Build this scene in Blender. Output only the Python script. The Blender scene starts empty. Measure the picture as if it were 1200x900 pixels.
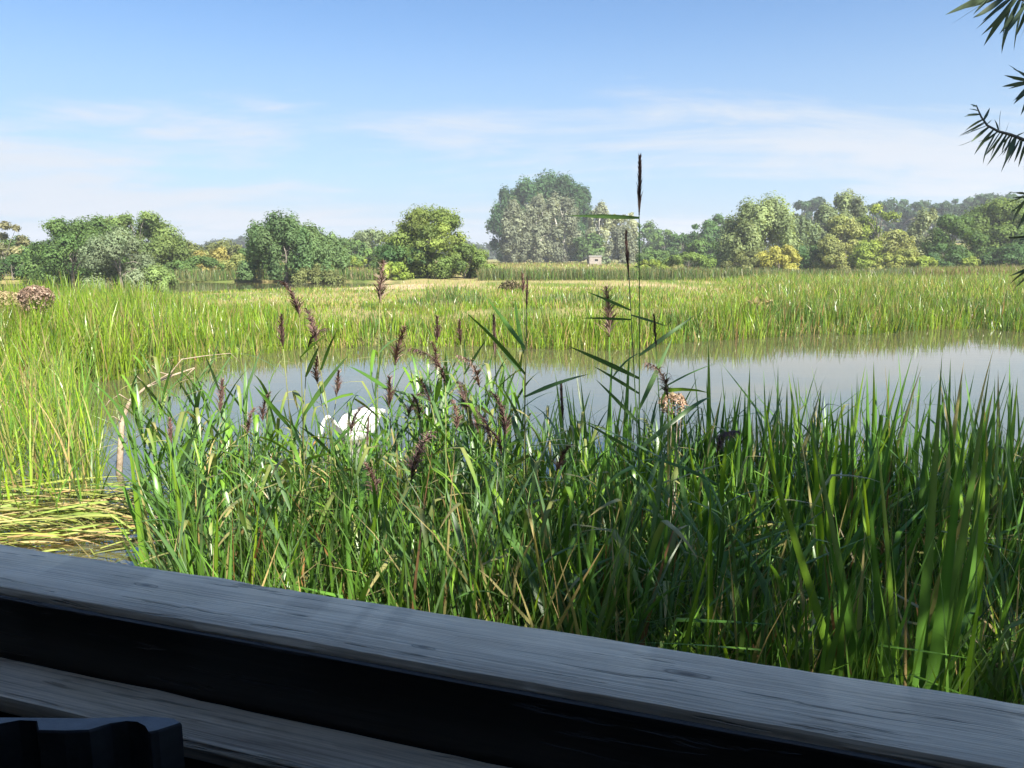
import bpy, math, random
import numpy as np
from mathutils import Vector, Matrix, Quaternion

R = math.radians
rng = np.random.default_rng(7)
random.seed(7)
SC = bpy.context.scene
COL = SC.collection

# ------------------------------------------------------------------ camera
CAMZ = 2.0
FPX = 900.0                       # focal length in photo pixels (1200 wide)
PITCH = math.atan(150 / 900)
cam_d = bpy.data.cameras.new('camera')
cam_d.sensor_width = 36.0
cam_d.lens = 36.0 * FPX / 1200
cam_d.clip_start = 0.02
cam_d.clip_end = 6000
cam = bpy.data.objects.new('camera', cam_d)
cam.location = (0, 0, CAMZ)
cam.rotation_euler = (R(90) - PITCH, 0, 0)
COL.objects.link(cam)
SC.camera = cam

# ------------------------------------------------------------------ sky and sun
SUN_H = Vector((0.58, -0.81)).normalized()     # horizontal direction towards the sun
SUN_EL = R(46)
w = bpy.data.worlds.new('World')
SC.world = w
w.use_nodes = True
nt = w.node_tree
for n in list(nt.nodes):
    nt.nodes.remove(n)


def N(tree, kind, **kw):
    n = tree.nodes.new(kind)
    for k, v in kw.items():
        if k in n.inputs.keys():
            n.inputs[k].default_value = v
        else:
            setattr(n, k, v)
    return n


def L(tree, a, b):
    tree.links.new(a, b)


def mathn(tree, op, a, b=None, c=None, clamp=False):
    n = tree.nodes.new('ShaderNodeMath')
    n.operation = op
    n.use_clamp = clamp
    for i, v in enumerate((a, b, c)):
        if v is None:
            continue
        if isinstance(v, (int, float)):
            n.inputs[i].default_value = v
        else:
            tree.links.new(v, n.inputs[i])
    return n.outputs[0]


def ramp(tree, fac, stops, interp='LINEAR'):
    n = tree.nodes.new('ShaderNodeValToRGB')
    n.color_ramp.interpolation = interp
    el = n.color_ramp.elements
    while len(el) > 1:
        el.remove(el[-1])
    for i, (p, c) in enumerate(stops):
        e = el[0] if i == 0 else el.new(p)
        e.position = p
        e.color = (c, c, c, 1) if isinstance(c, (int, float)) else (*c, 1)
    if fac is not None:
        tree.links.new(fac, n.inputs[0])
    return n.outputs[0]


def mixc(tree, fac, a, b, mode='MIX'):
    n = tree.nodes.new('ShaderNodeMix')
    n.data_type = 'RGBA'
    n.blend_type = mode
    for key, v in ((0, fac), (6, a), (7, b)):
        if isinstance(v, (int, float)):
            n.inputs[key].default_value = v
        elif isinstance(v, tuple):
            n.inputs[key].default_value = (*v, 1)
        else:
            tree.links.new(v, n.inputs[key])
    return n.outputs[2]


sky = N(nt, 'ShaderNodeTexSky', sky_type='NISHITA', sun_disc=False, sun_elevation=SUN_EL,
        altitude=0, air_density=1.0, dust_density=0.6, ozone_density=2.0)
# Blender: rotation 0 looks to +Y, positive turns towards +X
sky.sun_rotation = math.atan2(SUN_H.x, SUN_H.y)
tc = N(nt, 'ShaderNodeTexCoord')
sep = N(nt, 'ShaderNodeSeparateXYZ')
L(nt, tc.outputs['Generated'], sep.inputs[0])
zc = mathn(nt, 'MAXIMUM', sep.outputs[2], 0.0)
zd = mathn(nt, 'ADD', zc, 0.10)
px_ = mathn(nt, 'DIVIDE', sep.outputs[0], zd)
py_ = mathn(nt, 'DIVIDE', sep.outputs[1], zd)
cmb = N(nt, 'ShaderNodeCombineXYZ')
L(nt, px_, cmb.inputs[0])
L(nt, py_, cmb.inputs[1])
mp = N(nt, 'ShaderNodeMapping')
mp.inputs['Location'].default_value = (3.1, 1.7, 0.4)
mp.inputs['Rotation'].default_value = (0, 0, R(24))
mp.inputs['Scale'].default_value = (0.26, 0.42, 1.0)
L(nt, cmb.outputs[0], mp.inputs[0])
n1 = N(nt, 'ShaderNodeTexNoise', Scale=1.0, Detail=9.0, Roughness=0.58, Distortion=0.5)
L(nt, mp.outputs[0], n1.inputs['Vector'])
n2 = N(nt, 'ShaderNodeTexNoise', Scale=3.2, Detail=8.0, Roughness=0.65, Distortion=1.2)
L(nt, mp.outputs[0], n2.inputs['Vector'])
# more of the cloud deck is seen towards the horizon
low = ramp(nt, zc, [(0.0, 1.0), (0.10, 0.70), (0.22, 0.30)])
cm = mathn(nt, 'ADD', mathn(nt, 'MULTIPLY', n1.outputs[0], 0.8), mathn(nt, 'MULTIPLY', n2.outputs[0], 0.2))
cm = mathn(nt, 'ADD', cm, mathn(nt, 'MULTIPLY', low, 0.17))
cl = ramp(nt, cm, [(0.60, 0.0), (0.72, 0.9)], 'EASE')
haze_f = ramp(nt, zc, [(0.0, 0.9), (0.12, 0.5), (0.30, 0.0)], 'EASE')
skyc = mixc(nt, 1.0, sky.outputs[0], (0.67, 0.905, 1.10), 'MULTIPLY')
c1 = mixc(nt, haze_f, skyc, (3.1, 4.05, 5.2))
c2 = mixc(nt, cl, c1, (4.8, 5.1, 5.6))
bg = N(nt, 'ShaderNodeBackground', Strength=0.05)
L(nt, c2, bg.inputs[0])
wo = N(nt, 'ShaderNodeOutputWorld')
L(nt, bg.outputs[0], wo.inputs[0])

sun_d = bpy.data.lights.new('sun', 'SUN')
sun_d.energy = 5.0
sun_d.angle = R(0.53)
sun_d.color = (1.0, 0.94, 0.84)
sun = bpy.data.objects.new('sun', sun_d)
to_sun = Vector((SUN_H.x * math.cos(SUN_EL), SUN_H.y * math.cos(SUN_EL), math.sin(SUN_EL)))
sun.rotation_euler = to_sun.to_track_quat('Z', 'Y').to_euler()
sun.location = to_sun * 60
COL.objects.link(sun)

SC.render.engine = 'CYCLES'
SC.view_settings.view_transform = 'Standard'
SC.view_settings.look = 'None'
SC.view_settings.gamma = 1.0
SC.view_settings.use_curve_mapping = False
SC.view_settings.exposure = 1.7


# ------------------------------------------------------------------ helpers
def ray(x, y):
    a, b = (x - 600) / FPX, (450 - y) / FPX
    c, s = math.cos(PITCH), math.sin(PITCH)
    return Vector((a, c + b * s, -s + b * c))


def gp(x, y, z=0.0):
    r = ray(x, y)
    return Vector((0, 0, CAMZ)) + r * ((z - CAMZ) / r.z)


def dp(x, y, Y):
    r = ray(x, y)
    return Vector((0, 0, CAMZ)) + r * (Y / r.y)


def to_px(X, Y, Z):
    c, s = math.cos(PITCH), math.sin(PITCH)
    dz = Z - CAMZ
    f = Y * c - dz * s
    u = Y * s + dz * c
    f = np.maximum(f, 1e-3)
    return 600 + FPX * X / f, 450 - FPX * u / f


def lat(ix, iy, seed):
    h = np.sin(ix * 127.1 + iy * 311.7 + seed * 74.7) * 43758.5453
    return h - np.floor(h)


def vnoise(x, y, seed=0):
    ix, iy = np.floor(x), np.floor(y)
    fx, fy = x - ix, y - iy
    fx, fy = fx * fx * (3 - 2 * fx), fy * fy * (3 - 2 * fy)
    a = lat(ix, iy, seed) * (1 - fx) + lat(ix + 1, iy, seed) * fx
    b = lat(ix, iy + 1, seed) * (1 - fx) + lat(ix + 1, iy + 1, seed) * fx
    return a * (1 - fy) + b * fy


def fbm(x, y, seed=0, o=4):
    t, amp, s = 0, 0.5, 0
    for i in range(o):
        t = t + amp * vnoise(x * 2 ** i, y * 2 ** i, seed + i)
        s += amp
        amp *= 0.5
    return t / s


def sstep(a, b, x):
    t = np.clip((x - a) / (b - a), 0, 1)
    return t * t * (3 - 2 * t)


def mesh_np(name, V, T, C=None, smooth=False):
    """triangle mesh from arrays; C = per-point colour"""
    V = np.asarray(V, np.float32)
    T = np.asarray(T, np.int32)
    m = bpy.data.meshes.new(name)
    m.vertices.add(len(V))
    m.vertices.foreach_set('co', V.ravel())
    m.loops.add(T.size)
    m.loops.foreach_set('vertex_index', T.ravel())
    m.polygons.add(len(T))
    m.polygons.foreach_set('loop_start', np.arange(0, T.size, 3, dtype=np.int32))
    m.update(calc_edges=True)
    if C is not None:
        a = m.color_attributes.new('Col', 'FLOAT_COLOR', 'POINT')
        cc = np.ones((len(V), 4), np.float32)
        cc[:, :3] = C
        a.data.foreach_set('color', cc.ravel())
    if smooth:
        m.polygons.foreach_set('use_smooth', np.ones(len(T), bool))
    return m


class MB:
    """collects quads / tris of a hand-built mesh"""

    def __init__(self):
        self.v, self.f = [], []

    def add(self, vs, fs):
        o = len(self.v)
        self.v += [tuple(a) for a in vs]
        self.f += [tuple(o + i for i in f) for f in fs]

    def box(self, lo, hi, M=None):
        vs = [Vector((x, y, z)) for x in (lo[0], hi[0]) for y in (lo[1], hi[1]) for z in (lo[2], hi[2])]
        if M is not None:
            vs = [M @ a for a in vs]
        self.add(vs, [(0, 1, 3, 2), (4, 6, 7, 5), (0, 4, 5, 1), (2, 3, 7, 6), (0, 2, 6, 4), (1, 5, 7, 3)])

    def tube(self, pts, rad, seg=6, cap=True):
        pts = [Vector(p) for p in pts]
        n = len(pts)
        o = len(self.v)
        ref = Vector((0.31, 0.77, 0.55)).normalized()
        for i, p in enumerate(pts):
            t = (pts[min(i + 1, n - 1)] - pts[max(i - 1, 0)]).normalized()
            a = t.cross(ref)
            if a.length < 1e-3:
                a = t.cross(Vector((1, 0, 0)))
            a.normalize()
            b = t.cross(a)
            r = rad[i] if isinstance(rad, (list, tuple)) else rad
            for k in range(seg):
                q = 2 * math.pi * k / seg
                self.v.append(tuple(p + (a * math.cos(q) + b * math.sin(q)) * r))
        for i in range(n - 1):
            for k in range(seg):
                k2 = (k + 1) % seg
                self.f.append((o + i * seg + k, o + i * seg + k2, o + (i + 1) * seg + k2, o + (i + 1) * seg + k))
        if cap:
            self.f.append(tuple(o + k for k in range(seg))[::-1])
            self.f.append(tuple(o + (n - 1) * seg + k for k in range(seg)))

    def mesh(self, name, smooth=False):
        m = bpy.data.meshes.new(name)
        m.from_pydata(self.v, [], self.f)
        m.update()
        if smooth:
            m.polygons.foreach_set('use_smooth', np.ones(len(m.polygons), bool))
        return m


def obj(name, mesh, mat=None, parent=None, loc=None, label=None, cat=None, group=None, kind=None, mw=None):
    o = bpy.data.objects.new(name, mesh)
    COL.objects.link(o)
    if mat is not None and mesh is not None and not mesh.materials:
        mesh.materials.append(mat)
    if parent is not None:
        o.parent = parent
    if mw is not None:
        o.matrix_local = mw
    elif loc is not None:
        o.location = loc
    for k, v in (('label', label), ('category', cat), ('group', group), ('kind', kind)):
        if v:
            o[k] = v
    return o


def thing(name, loc, label, cat, group=None):
    return obj(name, None, loc=loc, label=label, cat=cat, group=group)


# ------------------------------------------------------------------ materials
def new_mat(name):
    m = bpy.data.materials.new(name)
    m.use_nodes = True
    t = m.node_tree
    for n in list(t.nodes):
        t.nodes.remove(n)
    out = N(t, 'ShaderNodeOutputMaterial')
    return m, t, out


def leaf_mat(name, trans=0.3, rough=0.5, var=0.35, spec=0.35, scale=9.0):
    m, t, out = new_mat(name)
    at = N(t, 'ShaderNodeAttribute', attribute_name='Col')
    oi = N(t, 'ShaderNodeObjectInfo')
    tco = N(t, 'ShaderNodeTexCoord')
    no = N(t, 'ShaderNodeTexNoise', Scale=scale, Detail=3.0)
    L(t, tco.outputs['Object'], no.inputs['Vector'])
    v = mathn(t, 'ADD', mathn(t, 'MULTIPLY', oi.outputs['Random'], var),
              mathn(t, 'MULTIPLY', no.outputs[0], 0.5))
    v = mathn(t, 'ADD', v, 0.75 - var * 0.5)
    hs = N(t, 'ShaderNodeHueSaturation')
    L(t, at.outputs['Color'], hs.inputs['Color'])
    L(t, v, hs.inputs['Value'])
    p = N(t, 'ShaderNodeBsdfPrincipled', Roughness=rough)
    p.inputs['Specular IOR Level'].default_value = spec
    L(t, hs.outputs[0], p.inputs['Base Color'])
    tr = N(t, 'ShaderNodeBsdfTranslucent')
    tcol = mixc(t, 1.0, hs.outputs[0], (1.25, 1.15, 0.55), 'MULTIPLY')
    L(t, tcol, tr.inputs[0])
    mx = N(t, 'ShaderNodeMixShader')
    mx.inputs[0].default_value = trans
    L(t, p.outputs[0], mx.inputs[1])
    L(t, tr.outputs[0], mx.inputs[2])
    L(t, mx.outputs[0], out.inputs[0])
    return m


def plain_mat(name, c1, c2, scale=8.0, rough=0.8, bump=0.3, bscale=40.0, stretch=(1, 1, 1), spec=0.3, metal=0.0):
    m, t, out = new_mat(name)
    tco = N(t, 'ShaderNodeTexCoord')
    mpn = N(t, 'ShaderNodeMapping')
    mpn.inputs['Scale'].default_value = stretch
    L(t, tco.outputs['Object'], mpn.inputs[0])
    no = N(t, 'ShaderNodeTexNoise', Scale=scale, Detail=6.0, Roughness=0.6)
    L(t, mpn.outputs[0], no.inputs['Vector'])
    f = ramp(t, no.outputs[0], [(0.32, 0.0), (0.68, 1.0)])
    c = mixc(t, f, c1, c2)
    p = N(t, 'ShaderNodeBsdfPrincipled', Roughness=rough, Metallic=metal)
    p.inputs['Specular IOR Level'].default_value = spec
    L(t, c, p.inputs['Base Color'])
    nb = N(t, 'ShaderNodeTexNoise', Scale=bscale, Detail=5.0)
    L(t, mpn.outputs[0], nb.inputs['Vector'])
    b = N(t, 'ShaderNodeBump', Strength=bump, Distance=0.02)
    L(t, nb.outputs[0], b.inputs['Height'])
    L(t, b.outputs[0], p.inputs['Normal'])
    L(t, p.outputs[0], out.inputs[0])
    return m


def wood_mat(name, dark, light, crack=0.75, rough=0.45, knots=()):
    """weathered plank, grain along object X"""
    m, t, out = new_mat(name)
    tco = N(t, 'ShaderNodeTexCoord')

    def noise(scale, sc, det, dist=0.0, ro=0.6):
        mpn = N(t, 'ShaderNodeMapping')
        mpn.inputs['Scale'].default_value = sc
        L(t, tco.outputs['Object'], mpn.inputs[0])
        no = N(t, 'ShaderNodeTexNoise', Scale=scale, Detail=det, Distortion=dist, Roughness=ro)
        L(t, mpn.outputs[0], no.inputs['Vector'])
        return no.outputs[0]
    grain = noise(1.0, (4.0, 420.0, 160.0), 5.0, 0.12)
    wide = noise(1.0, (2.2, 60.0, 60.0), 4.0, 0.4)
    blot = noise(1.0, (5.0, 22.0, 22.0), 5.0, 0.6, 0.7)
    crk = noise(1.0, (7.0, 120.0, 90.0), 4.0, 0.5)
    g = mathn(t, 'ADD', mathn(t, 'MULTIPLY', grain, 0.45), mathn(t, 'MULTIPLY', wide, 0.3))
    g = mathn(t, 'ADD', g, mathn(t, 'MULTIPLY', blot, 0.35))
    f = ramp(t, g, [(0.42, 0.0), (0.60, 1.0)])
    c = mixc(t, f, dark, light)
    ck = ramp(t, crk, [(0.34, 1.0), (0.395, 0.0)])
    ckf = mathn(t, 'MULTIPLY', ck, crack)
    c = mixc(t, ckf, c, tuple(a * 0.28 for a in dark))
    # greenish brown algae stains
    al = ramp(t, noise(1.0, (2.0, 9.0, 9.0), 6.0, 0.8, 0.7), [(0.54, 0.0), (0.76, 0.45)])
    c = mixc(t, al, c, (light[0] * 0.62, light[1] * 0.58, light[2] * 0.42))
    for (ku, kn, ks) in knots:                     # a knot: dark eye with darker grain drawn round it
        vm = N(t, 'ShaderNodeMapping')
        vm.inputs['Location'].default_value = (-ku * 26 / ks, -kn * 110 / ks, 0)
        vm.inputs['Scale'].default_value = (26 / ks, 110 / ks, 0)
        L(t, tco.outputs['Object'], vm.inputs[0])
        ln = N(t, 'ShaderNodeVectorMath', operation='LENGTH')
        L(t, vm.outputs[0], ln.inputs[0])
        kd = mathn(t, 'ADD', ln.outputs['Value'], mathn(t, 'MULTIPLY', wide, 0.5))
        kf = ramp(t, kd, [(0.35, 0.9), (0.62, 0.35), (0.70, 0.75), (0.78, 0.1), (0.95, 0.0)])
        c = mixc(t, kf, c, tuple(a * 0.25 for a in dark))
    p = N(t, 'ShaderNodeBsdfPrincipled', Roughness=rough)
    p.inputs['Specular IOR Level'].default_value = 0.7
    L(t, c, p.inputs['Base Color'])
    h = mathn(t, 'SUBTRACT', mathn(t, 'ADD', grain, mathn(t, 'MULTIPLY', wide, 0.7)), mathn(t, 'MULTIPLY', ck, 1.1))
    b = N(t, 'ShaderNodeBump', Strength=0.8, Distance=0.0013)
    L(t, h, b.inputs['Height'])
    L(t, b.outputs[0], p.inputs['Normal'])
    L(t, p.outputs[0], out.inputs[0])
    return m


M_reed = leaf_mat('reed_leaf', trans=0.36, rough=0.36, var=0.4, spec=0.5)
M_tree = leaf_mat('tree_leaf', trans=0.40, rough=0.6, var=0.2, spec=0.2, scale=0.6)
M_willow = leaf_mat('willow_leaf', trans=0.18, rough=0.5, var=0.3)
M_plume = leaf_mat('reed_plume', trans=0.15, rough=0.7, var=0.5, spec=0.2, scale=20)
M_straw = leaf_mat('dry_straw', trans=0.2, rough=0.6, var=0.5, scale=6)
M_bark = plain_mat('bark', (0.10, 0.085, 0.065), (0.22, 0.20, 0.17), 6, 0.9, 0.6, 30, (1, 1, 0.25))
M_pale_bark = plain_mat('pale_bark', (0.30, 0.28, 0.24), (0.50, 0.48, 0.43), 4, 0.85, 0.4, 20, (1, 1, 0.3))
M_sill = wood_mat('weathered_wood', (0.50, 0.395, 0.275), (0.93, 0.775, 0.575),
                  knots=((-0.048, 0.6185, 1.0), (-0.62, 0.618, 0.9), (-0.28, 0.590, 0.6)))
M_shelf = wood_mat('shelf_wood', (0.28, 0.215, 0.15), (0.74, 0.61, 0.45), 0.5)
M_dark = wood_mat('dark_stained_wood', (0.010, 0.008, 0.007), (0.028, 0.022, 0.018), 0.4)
M_iron = plain_mat('dark_iron', (0.06, 0.066, 0.078), (0.11, 0.12, 0.137), 30, 0.35, 0.04, 120, spec=0.4)
M_white = plain_mat('white_feathers', (0.40, 0.40, 0.385), (0.52, 0.52, 0.51), 12, 0.8, 0.3, 60)
M_cream = plain_mat('cream_feathers', (0.50, 0.42, 0.30), (0.56, 0.50, 0.40), 10, 0.8, 0.2, 60)
M_bill = plain_mat('orange_bill', (0.62, 0.22, 0.05), (0.70, 0.28, 0.07), 20, 0.45, 0.1, 60)
M_black = plain_mat('black_skin', (0.012, 0.012, 0.012), (0.02, 0.02, 0.02), 20, 0.4, 0.1, 60)
M_conc = plain_mat('pale_render', (0.22, 0.19, 0.165), (0.30, 0.27, 0.235), 2.0, 0.9, 0.2, 12)
M_roof = plain_mat('grey_roof', (0.30, 0.29, 0.28), (0.42, 0.41, 0.39), 3.0, 0.85, 0.2, 12)
M_dead = plain_mat('dead_wood', (0.16, 0.115, 0.075), (0.40, 0.33, 0.24), 9, 0.85, 0.4, 40, (1, 1, 1))


def water_mat():
    m, t, out = new_mat('pond_water')
    tco = N(t, 'ShaderNodeTexCoord')
    mpn = N(t, 'ShaderNodeMapping')
    mpn.inputs['Scale'].default_value = (1.0, 2.2, 1.0)
    L(t, tco.outputs['Object'], mpn.inputs[0])
    a = N(t, 'ShaderNodeTexNoise', Scale=1.6, Detail=4.0, Roughness=0.5)
    b_ = N(t, 'ShaderNodeTexNoise', Scale=0.25, Detail=3.0)
    c_ = N(t, 'ShaderNodeTexNoise', Scale=9.0, Detail=2.0)
    for n in (a, b_, c_):
        L(t, mpn.outputs[0], n.inputs['Vector'])
    h = mathn(t, 'ADD', a.outputs[0], mathn(t, 'MULTIPLY', c_.outputs[0], 0.12))
    calm = ramp(t, b_.outputs[0], [(0.4, 0.25), (0.65, 1.0)])
    bp = N(t, 'ShaderNodeBump', Distance=0.016)
    L(t, mathn(t, 'MULTIPLY', calm, 0.15), bp.inputs['Strength'])
    L(t, h, bp.inputs['Height'])
    base = mixc(t, b_.outputs[0], (0.060, 0.058, 0.026), (0.080, 0.078, 0.042))
    p = N(t, 'ShaderNodeBsdfPrincipled', Roughness=0.02, IOR=2.8)
    p.inputs['Specular IOR Level'].default_value = 0.5
    L(t, base, p.inputs['Base Color'])
    L(t, bp.outputs[0], p.inputs['Normal'])
    L(t, p.outputs[0], out.inputs[0])
    return m


def ground_mat():
    m, t, out = new_mat('marsh_ground')
    at = N(t, 'ShaderNodeAttribute', attribute_name='Col')
    tco = N(t, 'ShaderNodeTexCoord')
    a = N(t, 'ShaderNodeTexNoise', Scale=1.3, Detail=7.0, Roughness=0.65)
    b_ = N(t, 'ShaderNodeTexNoise', Scale=14.0, Detail=4.0)
    for n in (a, b_):
        L(t, tco.outputs['Object'], n.inputs['Vector'])
    v = mathn(t, 'ADD', mathn(t, 'MULTIPLY', a.outputs[0], 0.9), mathn(t, 'MULTIPLY', b_.outputs[0], 0.5))
    v = mathn(t, 'ADD', v, 0.32)
    c = N(t, 'ShaderNodeHueSaturation')
    L(t, at.outputs['Color'], c.inputs['Color'])
    L(t, v, c.inputs['Value'])
    p = N(t, 'ShaderNodeBsdfPrincipled', Roughness=0.95)
    p.inputs['Specular IOR Level'].default_value = 0.1
    L(t, c.outputs[0], p.inputs['Base Color'])
    bp = N(t, 'ShaderNodeBump', Strength=0.6, Distance=0.08)
    L(t, a.outputs[0], bp.inputs['Height'])
    L(t, bp.outputs[0], p.inputs['Normal'])
    L(t, p.outputs[0], out.inputs[0])
    return m


M_water = water_mat()
M_ground = ground_mat()

# ------------------------------------------------------------------ terrain and water
FAR_EDGE = [(-330, 500), (-150, 472), (0, 456), (60, 447), (110, 444), (180, 432), (250, 419), (320, 410), (450, 405),
            (560, 404), (640, 406), (720, 409), (790, 401), (860, 396), (930, 391), (1000, 392), (1060, 387), (1150, 384),
            (1230, 392), (1330, 398), (1500, 396)]
POND = [tuple(gp(*p).xy) for p in FAR_EDGE]
POND += [(16.5, 9.0), (9.0, 4.0), (4.0, 2.7), (1.0, 2.9), (-1.2, 3.5), (-2.6, 3.9), (-4.4, 4.4), (-7.5, 5.2), (-10.5, 8.0)]
CHAN = [tuple(gp(*p).xy) for p in ((-60, 349), (60, 348), (190, 346), (330, 341), (432, 337), (470, 332.2), (400, 331),
                                   (250, 331), (60, 331.5), (-80, 332))]


def sdist(P, poly):
    """signed distance, positive inside"""
    x, y = P[:, 0], P[:, 1]
    best = np.full(len(P), 1e9)
    ins = np.zeros(len(P), bool)
    n = len(poly)
    for i in range(n):
        ax, ay = poly[i]
        bx, by = poly[(i + 1) % n]
        dx, dy = bx - ax, by - ay
        t = np.clip(((x - ax) * dx + (y - ay) * dy) / (dx * dx + dy * dy), 0, 1)
        best = np.minimum(best, np.hypot(x - ax - t * dx, y - ay - t * dy))
        c = (ay > y) != (by > y)
        with np.errstate(divide='ignore', invalid='ignore'):
            xi = ax + (y - ay) * dx / (dy if dy != 0 else 1e-9)
        ins ^= c & (x < xi)
    return np.where(ins, best, -best)


def pond_sd(X, Y):
    P = np.stack([X, Y], 1)
    wob = 0.35 * (fbm(X * 0.9, Y * 0.9, 3) - 0.5) * 2
    return np.maximum(sdist(P, POND) + wob, sdist(P, CHAN) + 0.6 * wob)


def ground_z(X, Y):
    X, Y = np.asarray(X, float), np.asarray(Y, float)
    sd = pond_sd(X, Y)
    d = np.hypot(X, Y)
    land = 0.05 + 0.10 * fbm(X * 0.25, Y * 0.25, 11) + 0.00045 * np.maximum(d - 150, 0) + 0.06 * sstep(0, 4, -sd)
    land = land + 0.18 * sstep(2.6, 1.6, d)
    hill = 7.0 * sstep(190, 300, d) * sstep(0.25, 0.55, X / np.maximum(Y, 1) * (Y > 0))
    t = sstep(-0.7, 0.7, sd)
    return land * (1 - t) - 0.4 * t + hill


def terrain():
    r = [0.0] + list(0.7 * 1.0335 ** np.arange(0, 236))
    ang = np.concatenate([np.arange(-50, 50, 0.36), np.arange(50, 310, 5.0)])
    rr, aa = np.meshgrid(r, np.radians(ang), indexing='ij')
    X, Y = (rr * np.sin(aa)).ravel(), (rr * np.cos(aa)).ravel()
    Z = ground_z(X, Y)
    nr, na = len(r), len(ang)
    i, j = np.meshgrid(np.arange(nr - 1), np.arange(na), indexing='ij')
    j2 = (j + 1) % na
    a, b, c, d = i * na + j, (i + 1) * na + j, (i + 1) * na + j2, i * na + j2
    T = np.concatenate([np.stack([a, d, c], -1).reshape(-1, 3), np.stack([a, c, b], -1).reshape(-1, 3)])
    xp, yp = to_px(X, Y, 0.0)
    dist = np.hypot(X, Y)
    n = fbm(X * 0.35, Y * 0.12, 21)
    n2 = fbm(X * 0.09, Y * 0.05, 5)
    green = np.array([0.095, 0.13, 0.03])
    straw = np.array([0.24, 0.205, 0.09])
    sand = np.array([0.36, 0.27, 0.17])
    mud = np.array([0.06, 0.05, 0.032])
    f = sstep(0.38, 0.62, n)[:, None]
    C = green * (1 - f) + straw * f
    flats = (sstep(42, 45, dist) * sstep(54, 50, dist) * sstep(0.50, 0.58, n2 * 0.6 + n * 0.4) * (Y > 0))[:, None]
    C = C * (1 - flats) + sand * flats
    fr = sstep(62, 70, dist)[:, None]
    C = C * (1 - fr) + (np.array([0.15, 0.165, 0.05]) * (1 - f) + np.array([0.24, 0.20, 0.085]) * f) * fr
    wet = sstep(0.4, -0.1, -pond_sd(X, Y))[:, None]
    C = C * (1 - wet) + mud * wet
    near = sstep(7, 3, dist)[:, None]
    C = C * (1 - near) + mud * near
    m = mesh_np('ground', np.stack([X, Y, Z], 1), T, C, True)
    obj('ground', m, M_ground, kind='structure')
    b = MB()
    nx, ny = 24, 24
    # a water sheet that lies under the land and shows in the pond and the far channel
    vs = [(-60 + 120 * k / nx, 2.2 + 66 * q / ny, 0.0) for q in range(ny + 1) for k in range(nx + 1)]
    fs = [(q * (nx + 1) + k, q * (nx + 1) + k + 1, (q + 1) * (nx + 1) + k + 1, (q + 1) * (nx + 1) + k)
          for q in range(ny) for k in range(nx)]
    b.add(vs, fs)
    obj('pond_water', b.mesh('pond_water', True), M_water, kind='structure')


terrain()


# ------------------------------------------------------------------ blades (reed and grass leaves)
def blade_arrays(B, h, w_, yaw, lean, curve, col0, col1, segs=4, kink=None, kang=None, fold=None, prof=0.35):
    """B (n,3) bases; leaves as tapering ribbons bending towards yaw. Returns V,T,C"""
    n = len(B)
    t = np.linspace(0, 1, segs + 1)
    th = lean[:, None] + curve[:, None] * t[None, :] ** 1.6
    if kink is not None:
        th = th + np.where(t[None, :] > kink[:, None], kang[:, None], 0.0)
    tm = 0.5 * (th[:, 1:] + th[:, :-1])
    if kink is not None:
        tm = th[:, 1:]
    st = h[:, None] / segs
    dxy = np.concatenate([np.zeros((n, 1)), np.cumsum(np.sin(tm) * st, 1)], 1)
    dz = np.concatenate([np.zeros((n, 1)), np.cumsum(np.cos(tm) * st, 1)], 1)
    cx, cy = np.cos(yaw), np.sin(yaw)
    P = np.stack([B[:, None, 0] + dxy * cx[:, None], B[:, None, 1] + dxy * cy[:, None], B[:, None, 2] + dz], -1)
    fa = yaw + math.pi / 2 if fold is None else fold
    side = np.stack([np.cos(fa), np.sin(fa), np.zeros(n)], -1)
    wp = (prof + (1 - prof) * np.minimum(1, t * 3.0)) * (1 - t ** 2.2)
    W = 0.5 * w_[:, None] * wp[None, :]
    Lf = P[:, :-1] - side[:, None, :] * W[:, :-1, None]
    Rt = P[:, :-1] + side[:, None, :] * W[:, :-1, None]
    V = np.concatenate([np.stack([Lf, Rt], 2).reshape(n, -1, 3), P[:, -1:, :]], 1)
    nv = 2 * segs + 1
    tr = []
    for k in range(segs - 1):
        tr += [(2 * k, 2 * k + 1, 2 * k + 3), (2 * k, 2 * k + 3, 2 * k + 2)]
    k = segs - 1
    tr.append((2 * k, 2 * k + 1, 2 * segs))
    T = (np.arange(n)[:, None, None] * nv + np.array(tr)[None]).reshape(-1, 3)
    tv = np.concatenate([np.repeat(t[:-1], 2), [1.0]])
    C = col0[:, None, :] * (1 - tv[None, :, None]) + col1[:, None, :] * tv[None, :, None]
    return V.reshape(-1, 3), T, C.reshape(-1, 3)


def join(parts):
    V, T, C, o = [], [], [], 0
    for v, t, c in parts:
        V.append(v)
        T.append(t + o)
        C.append(c)
        o += len(v)
    return np.concatenate(V), np.concatenate(T), np.concatenate(C)


def mixcols(n, cols, probs, jit=0.18, r=rng):
    idx = r.choice(len(cols), n, p=np.array(probs) / sum(probs))
    c = np.array(cols)[idx]
    return c * (1 + jit * r.standard_normal((n, 1))).clip(0.5, 1.6)


G_YEL = (0.180, 0.305, 0.022)
G_MID = (0.085, 0.195, 0.026)
G_DEEP = (0.060, 0.135, 0.022)
G_BLUE = (0.085, 0.155, 0.055)
STRAW = (0.34, 0.27, 0.12)
RUST = (0.22, 0.12, 0.05)


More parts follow.
